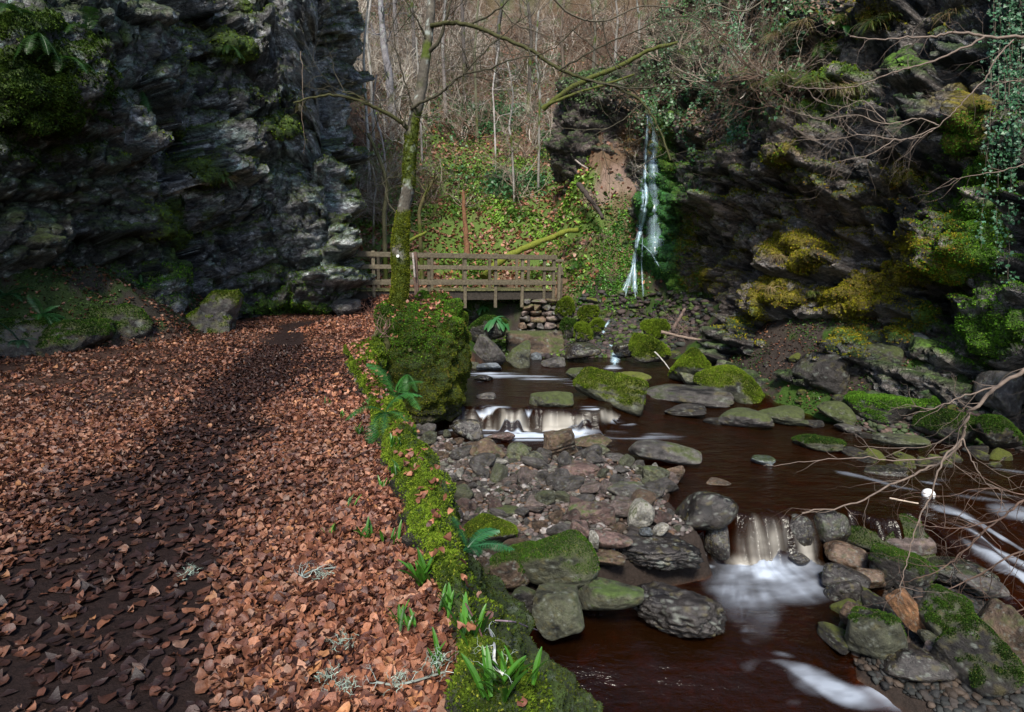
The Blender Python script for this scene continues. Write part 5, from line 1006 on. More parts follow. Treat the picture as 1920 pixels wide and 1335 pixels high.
def tuft(p, nrm, n, ln, cols, label, name='grass_tuft', drp=2.2, rad=.05):
    mb = MB(); nrm = np.asarray(nrm)
    for k in range(n):
        a = rnd.uniform(0, 6.28); d = nrm * .6 + np.array([math.cos(a), math.sin(a), rnd.uniform(.5, 1.4)]); d /= np.linalg.norm(d); L = ln * rnd.uniform(.5, 1.2); q = [np.array([rnd.gauss(0, rad), rnd.gauss(0, rad), rnd.gauss(0, rad * .3)])]
        for j in range(6): d = d + np.array([0, 0, -drp / 6 * rnd.uniform(.6, 1.2)]); d /= np.linalg.norm(d); q.append(q[-1] + d * L / 6)
        mb.tube(q, np.linspace(.0045, .001, 7), 3, np.array(cols[rnd.randrange(len(cols))]) * rnd.uniform(.7, 1.3), cap=False)
    return _at(mb, p, name, label, 'grass')
GC = [(.08, .13, .015), (.14, .17, .03), (.20, .15, .06), (.06, .11, .015)]; BC = [(.22, .15, .07), (.30, .22, .12), (.12, .13, .03)]
for k, (u_, v_, n, ln, lab) in enumerate([(1435, 165, 150, .42, 'leftmost drooping grass tussock on the cliff turf ledge'), (1475, 150, 150, .42, 'second drooping grass tussock on the turf ledge'), (1520, 155, 140, .4, 'middle drooping grass tussock on the turf ledge'), (1560, 160, 160, .42, 'straw coloured grass tussock on the turf ledge'), (1600, 155, 110, .36, 'rightmost grass tussock on the turf ledge'), (1580, 40, 110, .38, 'upper grass tussock hanging at the cliff top'), (1640, 38, 110, .36, 'grass tussock right of the upper hanging tussock'), (1665, 40, 70, .3, 'small grass tuft at the upper right turf'), (1505, 35, 80, .35, 'ragged dry grass at the cliff top left of the fern'), (1460, 60, 80, .4, 'dry grass strands over the cliff edge'), (1455, 478, 80, .28, 'pale grass hanging through golden moss'), (1440, 540, 60, .25, 'pale grass strands at the lower golden moss'), (1520, 545, 50, .22, 'thin grass hanging under the golden moss shelf'), (1790, 25, 60, .35, 'silvery dry grass tuft near the ivy top'), (1130, 590, 60, .30, 'drooping green tuft left of the small cascade'), (430, 335, 60, .3, 'brown dead grass on the mid cliff ledge')]):
    p, n_ = on(u_, v_, .05); tuft(p, n_, n, ln, BC if any(w_ in lab for w_ in ('straw', 'dry', 'brown', 'pale')) else GC, lab)
# ------------------------------------------------------------------ ivy
IVL = [(np.array([[0, -.1, 0], [.35, -.5, .05], [1, 0, -.08], [.35, .5, .05], [0, .1, 0], [.3, 0, .1]]), np.array([[0, 1, 5, 4], [1, 2, 3, 5]]))]
def ivy(strands, lab, lcol, scol, ls=.045, dens=34, off=.10, seed=1, free=0.0):
    g = np.random.default_rng(seed); root = None; mb = MB(); LP = []
    for (a, b, c, d) in strands:
        n = 26; U = np.linspace(a, c, n) + np.cumsum(g.normal(0, 1.6, n)); V_ = np.linspace(b, d, n); hs = [hit(q, w) for q, w in zip(U, V_)]; dd = np.array([h[0][1] if h else np.nan for h in hs])
        if np.isnan(dd).all(): continue
        dd = np.where(np.isnan(dd), np.nanmedian(dd), dd); dd = np.minimum(dd, np.nanpercentile(dd, 30) + .5) - off - free; dd = np.convolve(np.pad(dd, 3, 'edge'), np.ones(7) / 7, 'valid')
        P = np.array([PY(q, w, e_) for q, w, e_ in zip(U, V_, dd)]); mb.tube(P, np.linspace(.007, .003, n), 4, scol, cap=False)
        L = np.linalg.norm(np.diff(P, axis=0), axis=1).sum(); k = int(L * dens); i = g.uniform(0, n - 1.01, k); j = i.astype(int); f = (i - j)[:, None]; LP.append(P[j] * (1 - f) + P[j + 1] * f + g.normal(0, .045, (k, 3)))
    P = np.concatenate(LP); k = len(P); root = empty('ivy', tuple(P.mean(0)), label=lab, cat='ivy'); mb.build('stem', M['twig'], root)
    R = align(np.stack([g.normal(0, .5, k), -np.ones(k), g.normal(.5, .4, k)], 1), g.uniform(0, 6.28, k)); c = np.array(lcol) * g.uniform(.5, 1.5, (k, 1)) * np.array([1, 1, 1]); c += (g.random(k) < .2)[:, None] * np.array([.03, .05, .05])
    V, Fc, cc = scatter(IVL, P, R, g.uniform(.4, 1.7, k) * ls, c); o = part('leaves', V, Fc, M['green'], root, smooth=False, attrs={'col': np.clip(cc, 0, 1)}); o['kind'] = 'stuff'
hit = caster(); g = np.random.default_rng(61)
ivy([(g.uniform(1845, 1915), g.uniform(-20, 60), 0, 0) for _ in range(0)] + [(a, -15, a + g.normal(0, 8), g.uniform(250, 560)) for a in g.uniform(1852, 1912, 13)], 'long bluish green ivy curtain hanging at the right edge', (.040, .12, .055), (.10, .08, .06), .042, 56, seed=62)
ivy([(a, 20 + g.uniform(-30, 40), a + g.normal(0, 6), g.uniform(180, 300)) for a in g.uniform(1362, 1398, 6)], 'bright ivy strand hanging left of the turf ledge', (.05, .17, .06), (.12, .09, .06), .055, 40, seed=63)
ivy([(a, -10, a + g.normal(0, 12), g.uniform(60, 230)) for a in g.uniform(1240, 1500, 26)], 'tangle of ivy and hanging roots over the top of the right cliff', (.04, .10, .03), (.10, .075, .05), .06, 22, seed=64)
ivy([(a, b, a + g.normal(0, 30), b + g.uniform(30, 80)) for a, b in zip(g.uniform(1280, 1400, 14), g.uniform(120, 240, 14))], 'ivy patch on the brow of the right cliff beside the fall', (.035, .11, .035), (.09, .07, .05), .06, 34, seed=65)
ivy([(a, b, a + g.normal(0, 6), b + g.uniform(50, 110)) for a, b in zip(g.uniform(1205, 1260, 14), g.uniform(60, 190, 14))], 'ivy hanging in front of the waterfall lip', (.045, .12, .03), (.12, .1, .06), .07, 26, seed=66)
# bare roots hanging from the ledge
def roots(lst, label, col, r0=.008, seed=1, name='hanging_root', cat='root'):
    g = np.random.default_rng(seed); mb = MB()
    for (a, b, ln_) in lst:
        h = hit(a, b)
        if not h: continue
        p = h[0] + np.array([0, -.12, 0]) + h[1] * .1; n = 16; q = p + np.column_stack([np.cumsum(g.normal(0, .018, n)), np.cumsum(g.normal(-.004, .012, n)), -np.linspace(0, ln_, n)]); mb.tube(q, np.linspace(r0, r0 * .3, n), 4, np.array(col) * g.uniform(.7, 1.3), cap=False)
    return tag(mb.build(name, M['twig']), label, cat)
for k, (a, b, ln_) in enumerate([(1488, 180, .75), (1550, 185, 1.35), (1532, 180, .5), (1412, 170, .9), (1592, 170, .4), (1380, 240, .95), (1652, 150, .55), (560, 100, 2.2)]):
    roots([(a, b, ln_)] , ['short root hanging at the left of the turf ledge', 'longest bare root dangling far below the turf ledge', 'thin root beside the longest bare root', 'root hanging just right of the bright ivy strand', 'short root under the straw coloured tussock', 'root curling below the bright ivy strand', 'root hanging from the upper right turf', 'pale thin root hanging down the face of the left cliff'][k], (.16, .12, .09), .009, 70 + k)
# ------------------------------------------------------------------ trees
def grow(mb, p, d, ln, r, lev, g, col, wig=.35, split=.35, up=.1, k=5, ratio=.62, seg=.0):
    """a branching limb: list of tubes in mb"""
    n = max(4, int(ln / max(.06, ln / 10))); P = [np.asarray(p, float)]; d = np.asarray(d, float) / np.linalg.norm(d); st_ = ln / n; kids = []
    for i in range(n):
        d = d + g.normal(0, wig / math.sqrt(n), 3) + np.array([0, 0, up / n]); d /= np.linalg.norm(d); P.append(P[-1] + d * st_)
        if lev > 0 and i > 0 and g.random() < split: kids.append((P[-1], d, i / n))
    mb.tube(P, np.linspace(r, r * .35, n + 1), k if r > .012 else 3, np.array(col) * g.uniform(.85, 1.15), cap=False)
    if lev > 0:
        for q, dd, f in kids + [(P[-1], d, .8)]:
            a = g.normal(0, 1, 3); a -= a.dot(dd) * dd; a /= np.linalg.norm(a) + 1e-9; nd = dd + a * g.uniform(.5, 1.1); grow(mb, q, nd, ln * ratio * g.uniform(.6, 1.1), r * (1 - .5 * f) * .6, lev - 1, g, col, wig, split, up, max(3, k - 1), ratio)
def pxline(pts, y0, y1=None):
    n = len(pts); ys = np.linspace(y0, y0 if y1 is None else y1, n); return np.array([PY(a, b, y) for (a, b), y in zip(pts, ys)])
def smooth(P, m=6):
    P = np.asarray(P, float); n = len(P); t_ = np.linspace(0, n - 1, (n - 1) * m + 1); i = np.clip(t_.astype(int), 0, n - 2); f = (t_ - i)[:, None]
    p0, p1, p2, p3 = P[np.clip(i - 1, 0, n - 1)], P[i], P[i + 1], P[np.clip(i + 2, 0, n - 1)]
    return .5 * ((2 * p1) + (-p0 + p2) * f + (2 * p0 - 5 * p1 + 4 * p2 - p3) * f ** 2 + (-p0 + 3 * p1 - 3 * p2 + p3) * f ** 3)
def trunk_mesh(P, r, k=20, moss=1.0, seed=1, base=(.085, .075, .06), patch=True):
    """round trunk with moss that thins upward and pale lichen patches"""
    P = smooth(P, 14); n = len(P); r = np.interp(np.linspace(0, 1, n), np.linspace(0, 1, len(r)), r); T = np.gradient(P, axis=0); T /= np.linalg.norm(T, axis=1, keepdims=True)
    A = np.cross(T, [0, 1.0, 0]); A /= np.linalg.norm(A, axis=1, keepdims=True); B = np.cross(T, A); an = np.arange(k) * 2 * math.pi / k
    V = (P[:, None] + r[:, None, None] * (np.cos(an)[None, :, None] * A[:, None] + np.sin(an)[None, :, None] * B[:, None])); N_ = V - P[:, None]; V = V.reshape(-1, 3); N_ = N_.reshape(-1, 3)
    f = fbm(V, 5, 4, seed); V = V + N_ * (.22 * f)[:, None]; i = np.arange(n - 1)[:, None] * k; j = np.arange(k)[None]; jn = (j + 1) % k; F4 = np.stack([i + j, i + jn, i + k + jn, i + k + j], -1).reshape(-1, 4)
    hh = np.repeat(np.linspace(0, 1, n), k); m = sstep(.0, .25, fbm(V, 2.2, 4, seed + 3) + moss * (.55 - .75 * hh) + (.1 if moss > .3 else -.25)); c = np.tile(base, (len(V), 1)) * (1 + .5 * f)[:, None]; c = mixc(c, (.055, .075, .010), m)
    if patch: c = mixc(c, (.27, .30, .27), sstep(.20, .30, fbm(V * [1, 1, .7], 12, 4, seed + 9, .65)) * (1 - .7 * m) * sstep(.15, .5, hh) * .9)
    return V, F4, c, m, N_
g = np.random.default_rng(90)
TR = [(742, 668), (744, 610), (748, 560), (752, 510), (750, 460), (756, 400), (766, 345), (769, 290), (774, 235), (787, 180), (796, 120), (803, 70), (808, 20), (812, -60)]
tp = pxline(TR, 8.95, 9.3); root = empty('mossy_tree', tuple(tp[1]), label='slender leaning tree with mossy lichen spotted trunk beside the footbridge', cat='tree')
V, F4, c, m, N_ = trunk_mesh(tp, np.array([.24, .17, .14, .125, .12, .105, .10, .095, .085, .080, .078, .070, .062, .05]), seed=91)
F4t = face_out(V, F4, N_); to = part('trunk', V, F4t, M['bark'], root, attrs={'col': np.clip(c, 0, 1)}); hh = V[:, 2]
add_fuzz('moss', root, V, F4t, m * (c[:, 1] < .12) * sstep(4.2, 2.0, hh), 30000, .017, [(.04, .055, .006), (.13, .155, .012), (.2, .2, .03)], 92)
mb = MB(); cb = (.055, .050, .032); cm = (.050, .050, .018)
for pts, y0, y1, r, cc_ in [([(744, 600), (728, 640), (712, 690), (708, 720)], 8.85, 8.5, .09, cm), ([(748, 590), (762, 630), (770, 660)], 8.85, 8.6, .07, cm), ([(740, 600), (715, 620), (690, 640)], 8.9, 8.7, .06, cm)]: mb.tube(smooth(pxline(pts, y0, y1)), np.linspace(r, r * .4, (len(pts) - 1) * 6 + 1), 10, cc_)
mb.build('root', M['bark'], root, smooth=True)
LIMBS = [([(808, 48), (850, 43), (890, 50), (940, 70), (990, 92), (1050, 130), (1100, 149), (1150, 160), (1205, 193), (1232, 235), (1258, 300)], 9.2, 7.2, .034, cm), ([(764, 240), (742, 222), (700, 200), (650, 182), (600, 180), (550, 192)], 9.1, 8.6, .036, cm), ([(700, 200), (668, 178), (640, 172)], 8.9, 8.7, .015, cm), ([(772, 205), (795, 190), (830, 172), (853, 150), (871, 138), (874, 118)], 9.1, 8.4, .026, cb), ([(871, 138), (920, 128), (970, 108), (1030, 96), (1090, 40)], 8.4, 7.6, .014, cb), ([(806, 95), (822, 78), (838, 30), (852, -30)], 9.2, 9, .035, cb),
    ([(757, 236), (762, 205), (768, 186)], 9.0, 9.0, .016, cb), ([(800, 75), (786, 45), (768, 15), (752, -20)], 9.2, 8.9, .018, cb), ([(880, 48), (930, 20), (975, -20)], 8.9, 8.5, .018, cb), ([(990, 92), (1012, 140), (1000, 200), (985, 270)], 8.2, 8, .012, cb), ([(1050, 130), (1120, 90), (1190, 60), (1260, 30), (1330, 40)], 8, 7.2, .013, cb), ([(1100, 149), (1180, 165), (1260, 160), (1340, 172)], 7.9, 7.2, .012, cb), ([(1205, 193), (1160, 230), (1100, 260)], 7.6, 7.5, .009, cb), ([(780, 215), (758, 150), (742, 90), (735, 30)], 9.1, 8.8, .014, cb), ([(755, 420), (730, 380), (716, 330)], 9, 9.2, .012, cb), ([(870, 138), (905, 100), (950, 60), (1000, 20)], 8.4, 8.0, .012, cb)]
for k, (pts, y0, y1, r, cc_) in enumerate(LIMBS):
    P = smooth(pxline(pts, y0, y1)); n = len(P); P[1:] += g.normal(0, .012, (n - 1, 3)) * .5; mb = MB(); mb.tube(P, np.linspace(r, r * .3, n), 8, cc_, cap=False)
    for q in range(2, n - 1, 2):
        if g.random() < .62: a = g.normal(0, 1, 3); a[1] *= .5; a[2] -= .1; grow(mb, P[q], (P[q + 1] - P[q]) / np.linalg.norm(P[q + 1] - P[q]) * .8 + a / np.linalg.norm(a), g.uniform(.3, .9), .007, 2, g, cb, .5, .35, -.1, 4)
    mb.build('branch', M['bark'], root, smooth=True)
b = MB(); hp = hit(746, 480); q = PY(746, 480, 8.86 - .0); b.tube([q + [0, -.012, 0], q + [0, .03, 0]], [.022, .022], 14, (.75, .75, .72)); b.build('marker_disc', M['wood'], root)
# ---- trees and bare saplings on the hillside
def bg_tree(pts, y, r, label, col, lev=3, seed=0, group='trees on the hillside beyond the bridge', tw=1.0, name='bare_tree', side=.45):
    g = np.random.default_rng(seed); P = smooth(pxline(pts, y)); gz = float(H(P[:1, 0], P[:1, 1])[0]); P[0, 2] = min(P[0, 2], gz - .1); root = empty(name, tuple(P[0]), label=label, cat='tree', group=group)
    V, F4, c, m, _ = trunk_mesh(P[::3], np.linspace(r, r * .6, 6), 9, 0 if col[0] > .12 else .3, seed, col, col[0] > .15); part('trunk', V, F4, M['bark'], root, attrs={'col': np.clip(c, 0, 1)})
    mb = MB(); n = len(P)
    for q in range(int(n * .15), n):
        if g.random() < side: a = g.normal(0, 1, 3); a[2] = abs(a[2]) * .8; grow(mb, P[q], a, g.uniform(.5, 1.3) * tw, r * .22 + .004, lev - 1, g, np.array(col) * .9, .5, .45, .25, 4)
    mb.build('crown', M['twig'], root); return root
W_ = (.34, .32, .29); GB = (.13, .11, .10)
for k, (pts, y, r, lab, c) in enumerate([
    ([(692, 300), (686, 200), (682, 100), (690, 0), (688, -40)], 22, .055, 'thin white birch stem nearest the left cliff edge', W_), ([(700, 230), (694, 130), (688, 60), (700, -30)], 24, .06, 'pale birch stem crossing the first one near the cliff', W_), ([(735, 170), (722, 100), (716, 40), (712, -30)], 26, .17, 'thicker grey trunk left of the main tree', (.20, .19, .20)), ([(745, 150), (742, 60), (737, -30)], 30, .12, 'grey trunk close behind the main tree', (.16, .15, .15)), ([(720, 400), (724, 330), (716, 260), (700, 200), (706, 140)], 19.5, .04, 'crooked pale sapling left of the main trunk', (.26, .23, .22)),
    ([(722, 470), (720, 400), (726, 350), (712, 300), (690, 250)], 18.5, .075, 'dark mossy double stemmed shrub behind the main trunk', (.10, .095, .05)), ([(695, 420), (705, 350), (690, 290)], 19, .04, 'grey bush stem beside the cliff edge', (.22, .2, .18)), ([(775, 160), (776, 80), (770, -30)], 29, .11, 'dark straight trunk right behind the main tree', (.09, .08, .075)), ([(870, 120), (868, 40), (864, -30)], 31, .10, 'dark trunk high on the slope right of the main tree', (.08, .07, .065)), 
    ([(930, 90), (940, 20), (945, -40)], 33, .12, 'dark trunk near the top centre of the slope', (.07, .065, .06)), ([(1010, 250), (1012, 170), (1005, 100), (1010, 20)], 24, .05, 'thin grey sapling in the ivy', (.2, .19, .17)), ([(965, 300), (955, 240), (962, 180), (950, 110)], 23, .045, 'crooked grey sapling above the garlic slope', (.24, .22, .2)),  ([(790, 440), (786, 400), (800, 360), (820, 330)], 18.8, .07, 'stooping mossy stem right of the main trunk', (.08, .07, .03)),
    ([(1200, 90), (1196, 20), (1190, -30)], 25, .05, 'grey stem rising above the waterfall', (.16, .15, .13)), ([(1110, 130), (1116, 60), (1105, -20)], 27, .07, 'dark stem above the rock outcrop', (.1, .09, .07)), ([(660, 120), (655, 40), (662, -40)], 27, .06, 'pale stem in the gap beside the cliff top', W_),
    
    
    ([(835, 180), (830, 80), (838, -30)], 29, 0.090, 'grey trunk between the main tree and the dark upper trunk', (.17,.15,.14)),
    ([(895, 210), (890, 110), (899, -20)], 28, 0.070, 'greenish trunk above the crooked saplings', (.10,.10,.06)),
    ([(990, 170), (996, 70), (985, -30)], 30, 0.100, 'dark trunk in the ivy near the top', (.07,.06,.05)),
    ([(1060, 150), (1052, 60), (1063, -30)], 29, 0.080, 'brown trunk left of the fallen mossy trunk top', (.11,.085,.065)),
    ([(1150, 120), (1158, 40), (1150, -30)], 27, 0.060, 'grey stem above the fallen mossy trunk', (.2,.18,.16)),
    
    
    ([(790, 250), (786, 160), (780, 70)], 25, 0.050, 'grey sapling seen against the main trunk', (.25,.23,.21)),
    ([(930, 240), (924, 170), (935, 90)], 25, 0.040, 'pale sapling in the middle of the slope', (.34,.31,.29))]):
    bg_tree(pts, y, r, lab, c, 3, 200 + k)
# saplings and thicket: a few kinds, each copied many times, every copy an object
kinds = []
for k, (c, l) in enumerate([((.27, .22, .17), 'pale grey leafless bush in the thicket on the hillside'), ((.13, .085, .06), 'brown leafless bush in the thicket on the hillside'), ((.50, .45, .38), 'whitish leafless bush in the thicket on the hillside')]):
    for j in range(3):
        g = np.random.default_rng(300 + k * 10 + j); root = empty('bare_shrub', label=l, cat='shrub', group=['pale grey', 'brown', 'whitish'][k] + ' leafless bushes on the hillside'); mb = MB(); mb2 = MB()
        for q in range(3): a = g.normal(0, .5, 3); a[2] = 1.0; grow(mb2, [g.normal(0, .05), g.normal(0, .05), -.1], a, g.uniform(.9, 1.6), .022, 0, g, c, .5, 0)
        for q in range(6): a = g.normal(0, .75, 3); a[2] = .8; grow(mb, [g.normal(0, .08), g.normal(0, .08), 0], a, g.uniform(.8, 1.5), .014, 3, g, c, .7, .42, .1, 4, .66)
        mb2.build('stem', M['twig'], root); mb.build('crown', M['twig'], root); kinds.append(root)
def copy_tree(o, parent=None):
    c = o.copy(); C.objects.link(c)
    if parent: c.parent = parent
    for ch in list(o.children): copy_tree(ch, c)
    return c
g = np.random.default_rng(401); cnt = 0; used = set()
while cnt < 200:
    u_, v_ = g.uniform(640, 1260), g.uniform(-30, 430) if g.random() < .6 else g.uniform(-30, 150); y = g.uniform(19, 40); 
    yy_ = np.arange(18.5, 42, .15); r_ = ray(u_, v_); xs = r_[0] / r_[1] * yy_; zr = EYE + r_[2] / r_[1] * yy_; hz_ = H(xs, yy_); q = np.nonzero(hz_ > zr)[0]
    if not len(q): continue
    if v_ > 300 and u_ > 800 and g.random() < .8: continue
    if 1040 < u_ < 1215 and 180 < v_: continue
    x_, y_ = xs[q[0]], yy_[q[0]]; k = int(g.choice(9, p=[.11, .11, .11, .15, .15, .15, .08, .07, .07]))
    o = kinds[k] if k not in used else copy_tree(kinds[k]); used.add(k); s_ = g.uniform(.8, 1.5) * (.6 + y_ / 45); o.location = (x_, y_, float(H(np.array([x_]), np.array([y_]))[0])); o.scale = (s_, s_, s_ * g.uniform(.8, 1.2)); o.rotation_euler = (g.normal(0, .2), g.normal(0, .2), g.uniform(0, 6.28)); cnt += 1
g = np.random.default_rng(402); n_ = 0; hit = caster()
while n_ < 24:
    h = hit(g.uniform(1170, 1480), g.uniform(-20, 210))
    if h is None: n_ += 1; continue
    k = int(g.choice(9, p=[.08, .08, .08, .2, .2, .2, .06, .05, .05])); o = copy_tree(kinds[k]); used.add(k); s_ = g.uniform(.5, 1.0); o.location = tuple(h[0]); o.scale = (s_, s_, s_); o.rotation_euler = (g.normal(.3, .5), g.normal(0, .5), g.uniform(0, 6.28)); n_ += 1
    o['label'] = ['pale grey', 'brown', 'whitish'][k // 3] + ' leafless bush rooted above the right crag'; o['group'] = ['pale grey', 'brown', 'whitish'][k // 3] + ' leafless bushes above the right crag'
for k in range(9):
    if k not in used: kinds[k].location = (-3, 30, float(H(np.array([-3.]), np.array([30.]))[0]))
# ---- fallen and broken wood
def log(pts, y0, y1, r0, r1, label, col=(.075, .085, .018), k=10, name='log', cat='log', twig=0, seed=1, end=None):
    P = smooth(pxline(pts, y0, y1)); g = np.random.default_rng(seed); P = P + g.normal(0, r0 * .12, P.shape); mb = MB(); mb.tube(P, np.linspace(r0, r1, len(P)) * (1 + .1 * g.normal(0, 1, len(P))), k, col)
    if twig:
        root = empty(name, tuple(P[0]), label=label, cat=cat); mb.build('trunk', M['bark'], root, smooth=True); m2 = MB()
        for _ in range(twig): q = g.integers(1, len(P)); a = g.normal(0, 1, 3); grow(m2, P[q], a, g.uniform(.2, .6), r1 * .3, 2, g, np.array(col) * .8, .5, .4)
        m2.build('twig', M['twig'], root); return root
    return tag(mb.build(name, M['bark'], smooth=True), label, cat)
log([(1018, 205), (1060, 172), (1110, 145), (1160, 125), (1215, 95), (1270, 80)], 19.5, 18.2, .09, .05, 'mossy fallen trunk slanting up to the right above the outcrop', seed=1)
log([(1030, 195), (1080, 175), (1130, 160), (1190, 140)], 19.3, 18.6, .05, .03, 'thinner mossy bough lying along the fallen trunk', seed=2)
log([(905, 520), (935, 492), (975, 470), (1010, 455), (1050, 438), (1085, 430)], 18.2, 18.8, .12, .08, 'green mossy log lying behind the footbridge rails', (.13, .15, .02), seed=3)
log([(752, 462), (775, 447), (800, 435)], 18.3, 18.4, .055, .04, 'short mossy log left of the snag', (.12, .14, .02), seed=4)
log([(876, 478), (874, 440), (871, 400), (869, 360)], 17.6, 17.6, .085, .05, 'broken reddish brown snag standing behind the bridge rail', (.17, .085, .045), seed=5, name='snag', cat='snag')
log([(1085, 345), (1100, 365), (1120, 392), (1130, 410)], 18.9, 18.2, .09, .05, 'dark dead stump leaning over the earth slide', (.05, .04, .035), twig=8, seed=6, name='dead_stump', cat='stump')
log([(1265, 612), (1275, 595), (1285, 578)], 13.6, 13.5, .045, .03, 'bare broken stub sticking up from the twig pile', (.17, .12, .10), seed=7)
log([(1240, 622), (1290, 634), (1345, 640), (1400, 650)], 13.2, 12.8, .035, .015, 'pale stick lying across the twig pile', (.2, .15, .12), seed=8, name='stick', cat='stick')
log([(1228, 660), (1242, 675), (1262, 700)], 12.3, 11.5, .018, .008, 'bleached curved stick dipping into the pool', (.4, .38, .34), seed=9, name='stick', cat='stick')
log([(1078, 300), (1092, 310), (1102, 316)], 19.2, 19.2, .03, .02, 'short pale stick on the earth slide', (.35, .3, .27), seed=10, name='stick', cat='stick')
log([(1668, 934), (1700, 940), (1722, 944)], 5.9, 5.8, .010, .007, 'short pale stick on top of the wide green boulder', (.45, .36, .28), seed=11, name='stick', cat='stick')
g = np.random.default_rng(501)
for k, (u_, v_, rad, n, lab, c, dn) in enumerate([(1115, 440, .7, 46, 'drooping heap of brown dead twigs left of the waterfall foot', (.15, .10, .085), -.8), (1290, 620, .8, 46, 'pile of dead twigs behind the bright mossy boulder', (.17, .12, .10), .1), (1180 - 250, 335, .6, 26, 'dark bramble knot on the slope', (.05, .04, .035), .0), (700, 600, .35, 26, 'dry reddish stems at the far end of the kerb', (.12, .065, .05), .7), (720, 620, .3, 16, 'dry stems rising left of the mossy trunk', (.16, .10, .08), .9)]):
    h = hit(u_, v_); mb = MB(); p = h[0] + h[1] * .1
    for _ in range(n): a = g.normal(0, 1, 3); a[2] = a[2] * .3 + dn; grow(mb, p + g.normal(0, rad * .35, 3) * [1, .4, .35], a, rad * g.uniform(.5, 1.1), .008, 1, g, c, .6, .3, dn * .3, 3)
    tag(mb.build('brushwood', M['twig']), lab, 'brushwood')
# ------------------------------------------------------------------ bare boughs reaching in from the right
def bough(lines, label, col, seed, twigs=.6, tl=(.15, .5), down=-.1, r_t=.004):
    g = np.random.default_rng(seed); P0 = smooth(pxline(lines[0][0], *lines[0][1])); root = empty('bare_bough', tuple(P0[0]), label=label, cat='branch')
    for k, (pts, ys, r) in enumerate(lines):
        P = smooth(pxline(pts, *ys)); n = len(P); P[1:] += g.normal(0, .006, (n - 1, 3)); mb = MB(); mb.tube(P, np.linspace(r, r * .3, n), 7, np.array(col) * g.uniform(.9, 1.1), cap=False)
        for q in range(3, n - 1):
            if g.random() < twigs: a = g.normal(0, 1, 3); a[1] *= .6; a[2] += down; grow(mb, P[q], (P[q + 1] - P[q]) / np.linalg.norm(P[q + 1] - P[q]) * .9 + a / np.linalg.norm(a) * .9, g.uniform(*tl), r_t, 2, g, np.array(col) * .85, .5, .35, down, 3)
        mb.build('branch', M['twig'], root, smooth=True)
BW = (.17, .13, .105)
bough([([(1990, 655), (1920, 694), (1872, 724), (1832, 760), (1810, 792), (1806, 822), (1776, 858), (1725, 884), (1660, 914), (1595, 945), (1505, 962)], (4.2, 4.6), .017), ([(1872, 724), (1810, 742), (1752, 766), (1704, 778)], (4.35, 4.6), .008), ([(1806, 822), (1765, 866), (1748, 925), (1722, 975), (1706, 1030), (1690, 1090), (1684, 1136)], (4.4, 4.2), .008), ([(1776, 858), (1690, 862), (1600, 858), (1510, 866), (1430, 874)], (4.5, 4.8), .006), ([(1806, 822), (1824, 870), (1850, 905), (1890, 960)], (4.4, 4.3), .006), ([(1810, 792), (1760, 830), (1700, 840), (1600, 835)], (4.4, 4.8), .005)], 'large bare bough sweeping down over the stream from the right edge', BW, 601, .35, (.12, .38))
bough([([(1990, 900), (1930, 930), (1870, 975), (1820, 1020), (1775, 1060), (1720, 1085)], (4.0, 4.3), .010), ([(1990, 1000), (1900, 1040), (1840, 1075), (1760, 1110), (1700, 1120)], (4.0, 4.3), .008), ([(1980, 1120), (1910, 1145), (1860, 1165), (1830, 1160)], (3.9, 4.2), .007), ([(1870, 975), (1800, 990), (1720, 985)], (4.1, 4.3), .005), ([(1930, 930), (1850, 915), (1760, 935)], (4.1, 4.4), .005)], 'tangle of thin bare twigs low over the right branch of the stream', (.13, .085, .065), 602, .7, (.12, .42))
bough([([(2000, 60), (1930, 69), (1845, 68), (1800, 60), (1755, 67), (1700, 70), (1650, 74), (1594, 68)], (7.0, 7.4), .020), ([(1845, 70), (1792, 97), (1744, 116), (1684, 133), (1631, 152), (1594, 164), (1530, 166), (1477, 162)], (7.1, 7.6), .014), ([(1900, 75), (1867, 109), (1845, 150), (1815, 180), (1785, 212), (1755, 240), (1722, 258), (1680, 260)], (7.0, 7.2), .010)], 'long bare bough stretching level across the upper right cliff', BW, 603, .3, (.15, .5), 0)
bough([([(1760, 235), (1720, 222), (1660, 232), (1600, 215), (1540, 225), (1500, 210)], (7.2, 7.6), .008), ([(1755, 240), (1690, 262), (1620, 252), (1560, 262), (1500, 258)], (7.2, 7.6), .007), ([(1680, 260), (1630, 290), (1580, 300), (1545, 312)], (7.2, 7.5), .006), ([(1660, 232), (1620, 190), (1580, 200), (1530, 188)], (7.4, 7.5), .006)], 'fan of fine bare twigs in front of the dark overhang', (.19, .15, .12), 604, .75, (.2, .5), 0)
bough([([(1990, 150), (1920, 150), (1880, 155), (1850, 168)], (6.8, 7), .008), ([(1950, 300), (1880, 320), (1820, 330), (1780, 335)], (6.8, 7), .007)], 'small bare twigs beside the hanging ivy', BW, 605, .5, (.15, .35), 0)
bough([([(1000, -60), (1060, 20), (1130, 40), (1210, 10), (1300, 30), (1380, 90)], (10, 11), .02), ([(1130, 40), (1150, 120), (1210, 200), (1240, 290)], (10.2, 11), .012), ([(900, -40), (960, 40), (1010, 60), (1100, 110)], (11, 11.5), .014), ([(1480, -40), (1400, 20), (1330, 10), (1260, 60), (1200, 70)], (12, 12.5), .018)], 'dark bare boughs hanging in from the top centre', (.10, .085, .06), 606, .5, (.4, 1.1), -.1, .006)
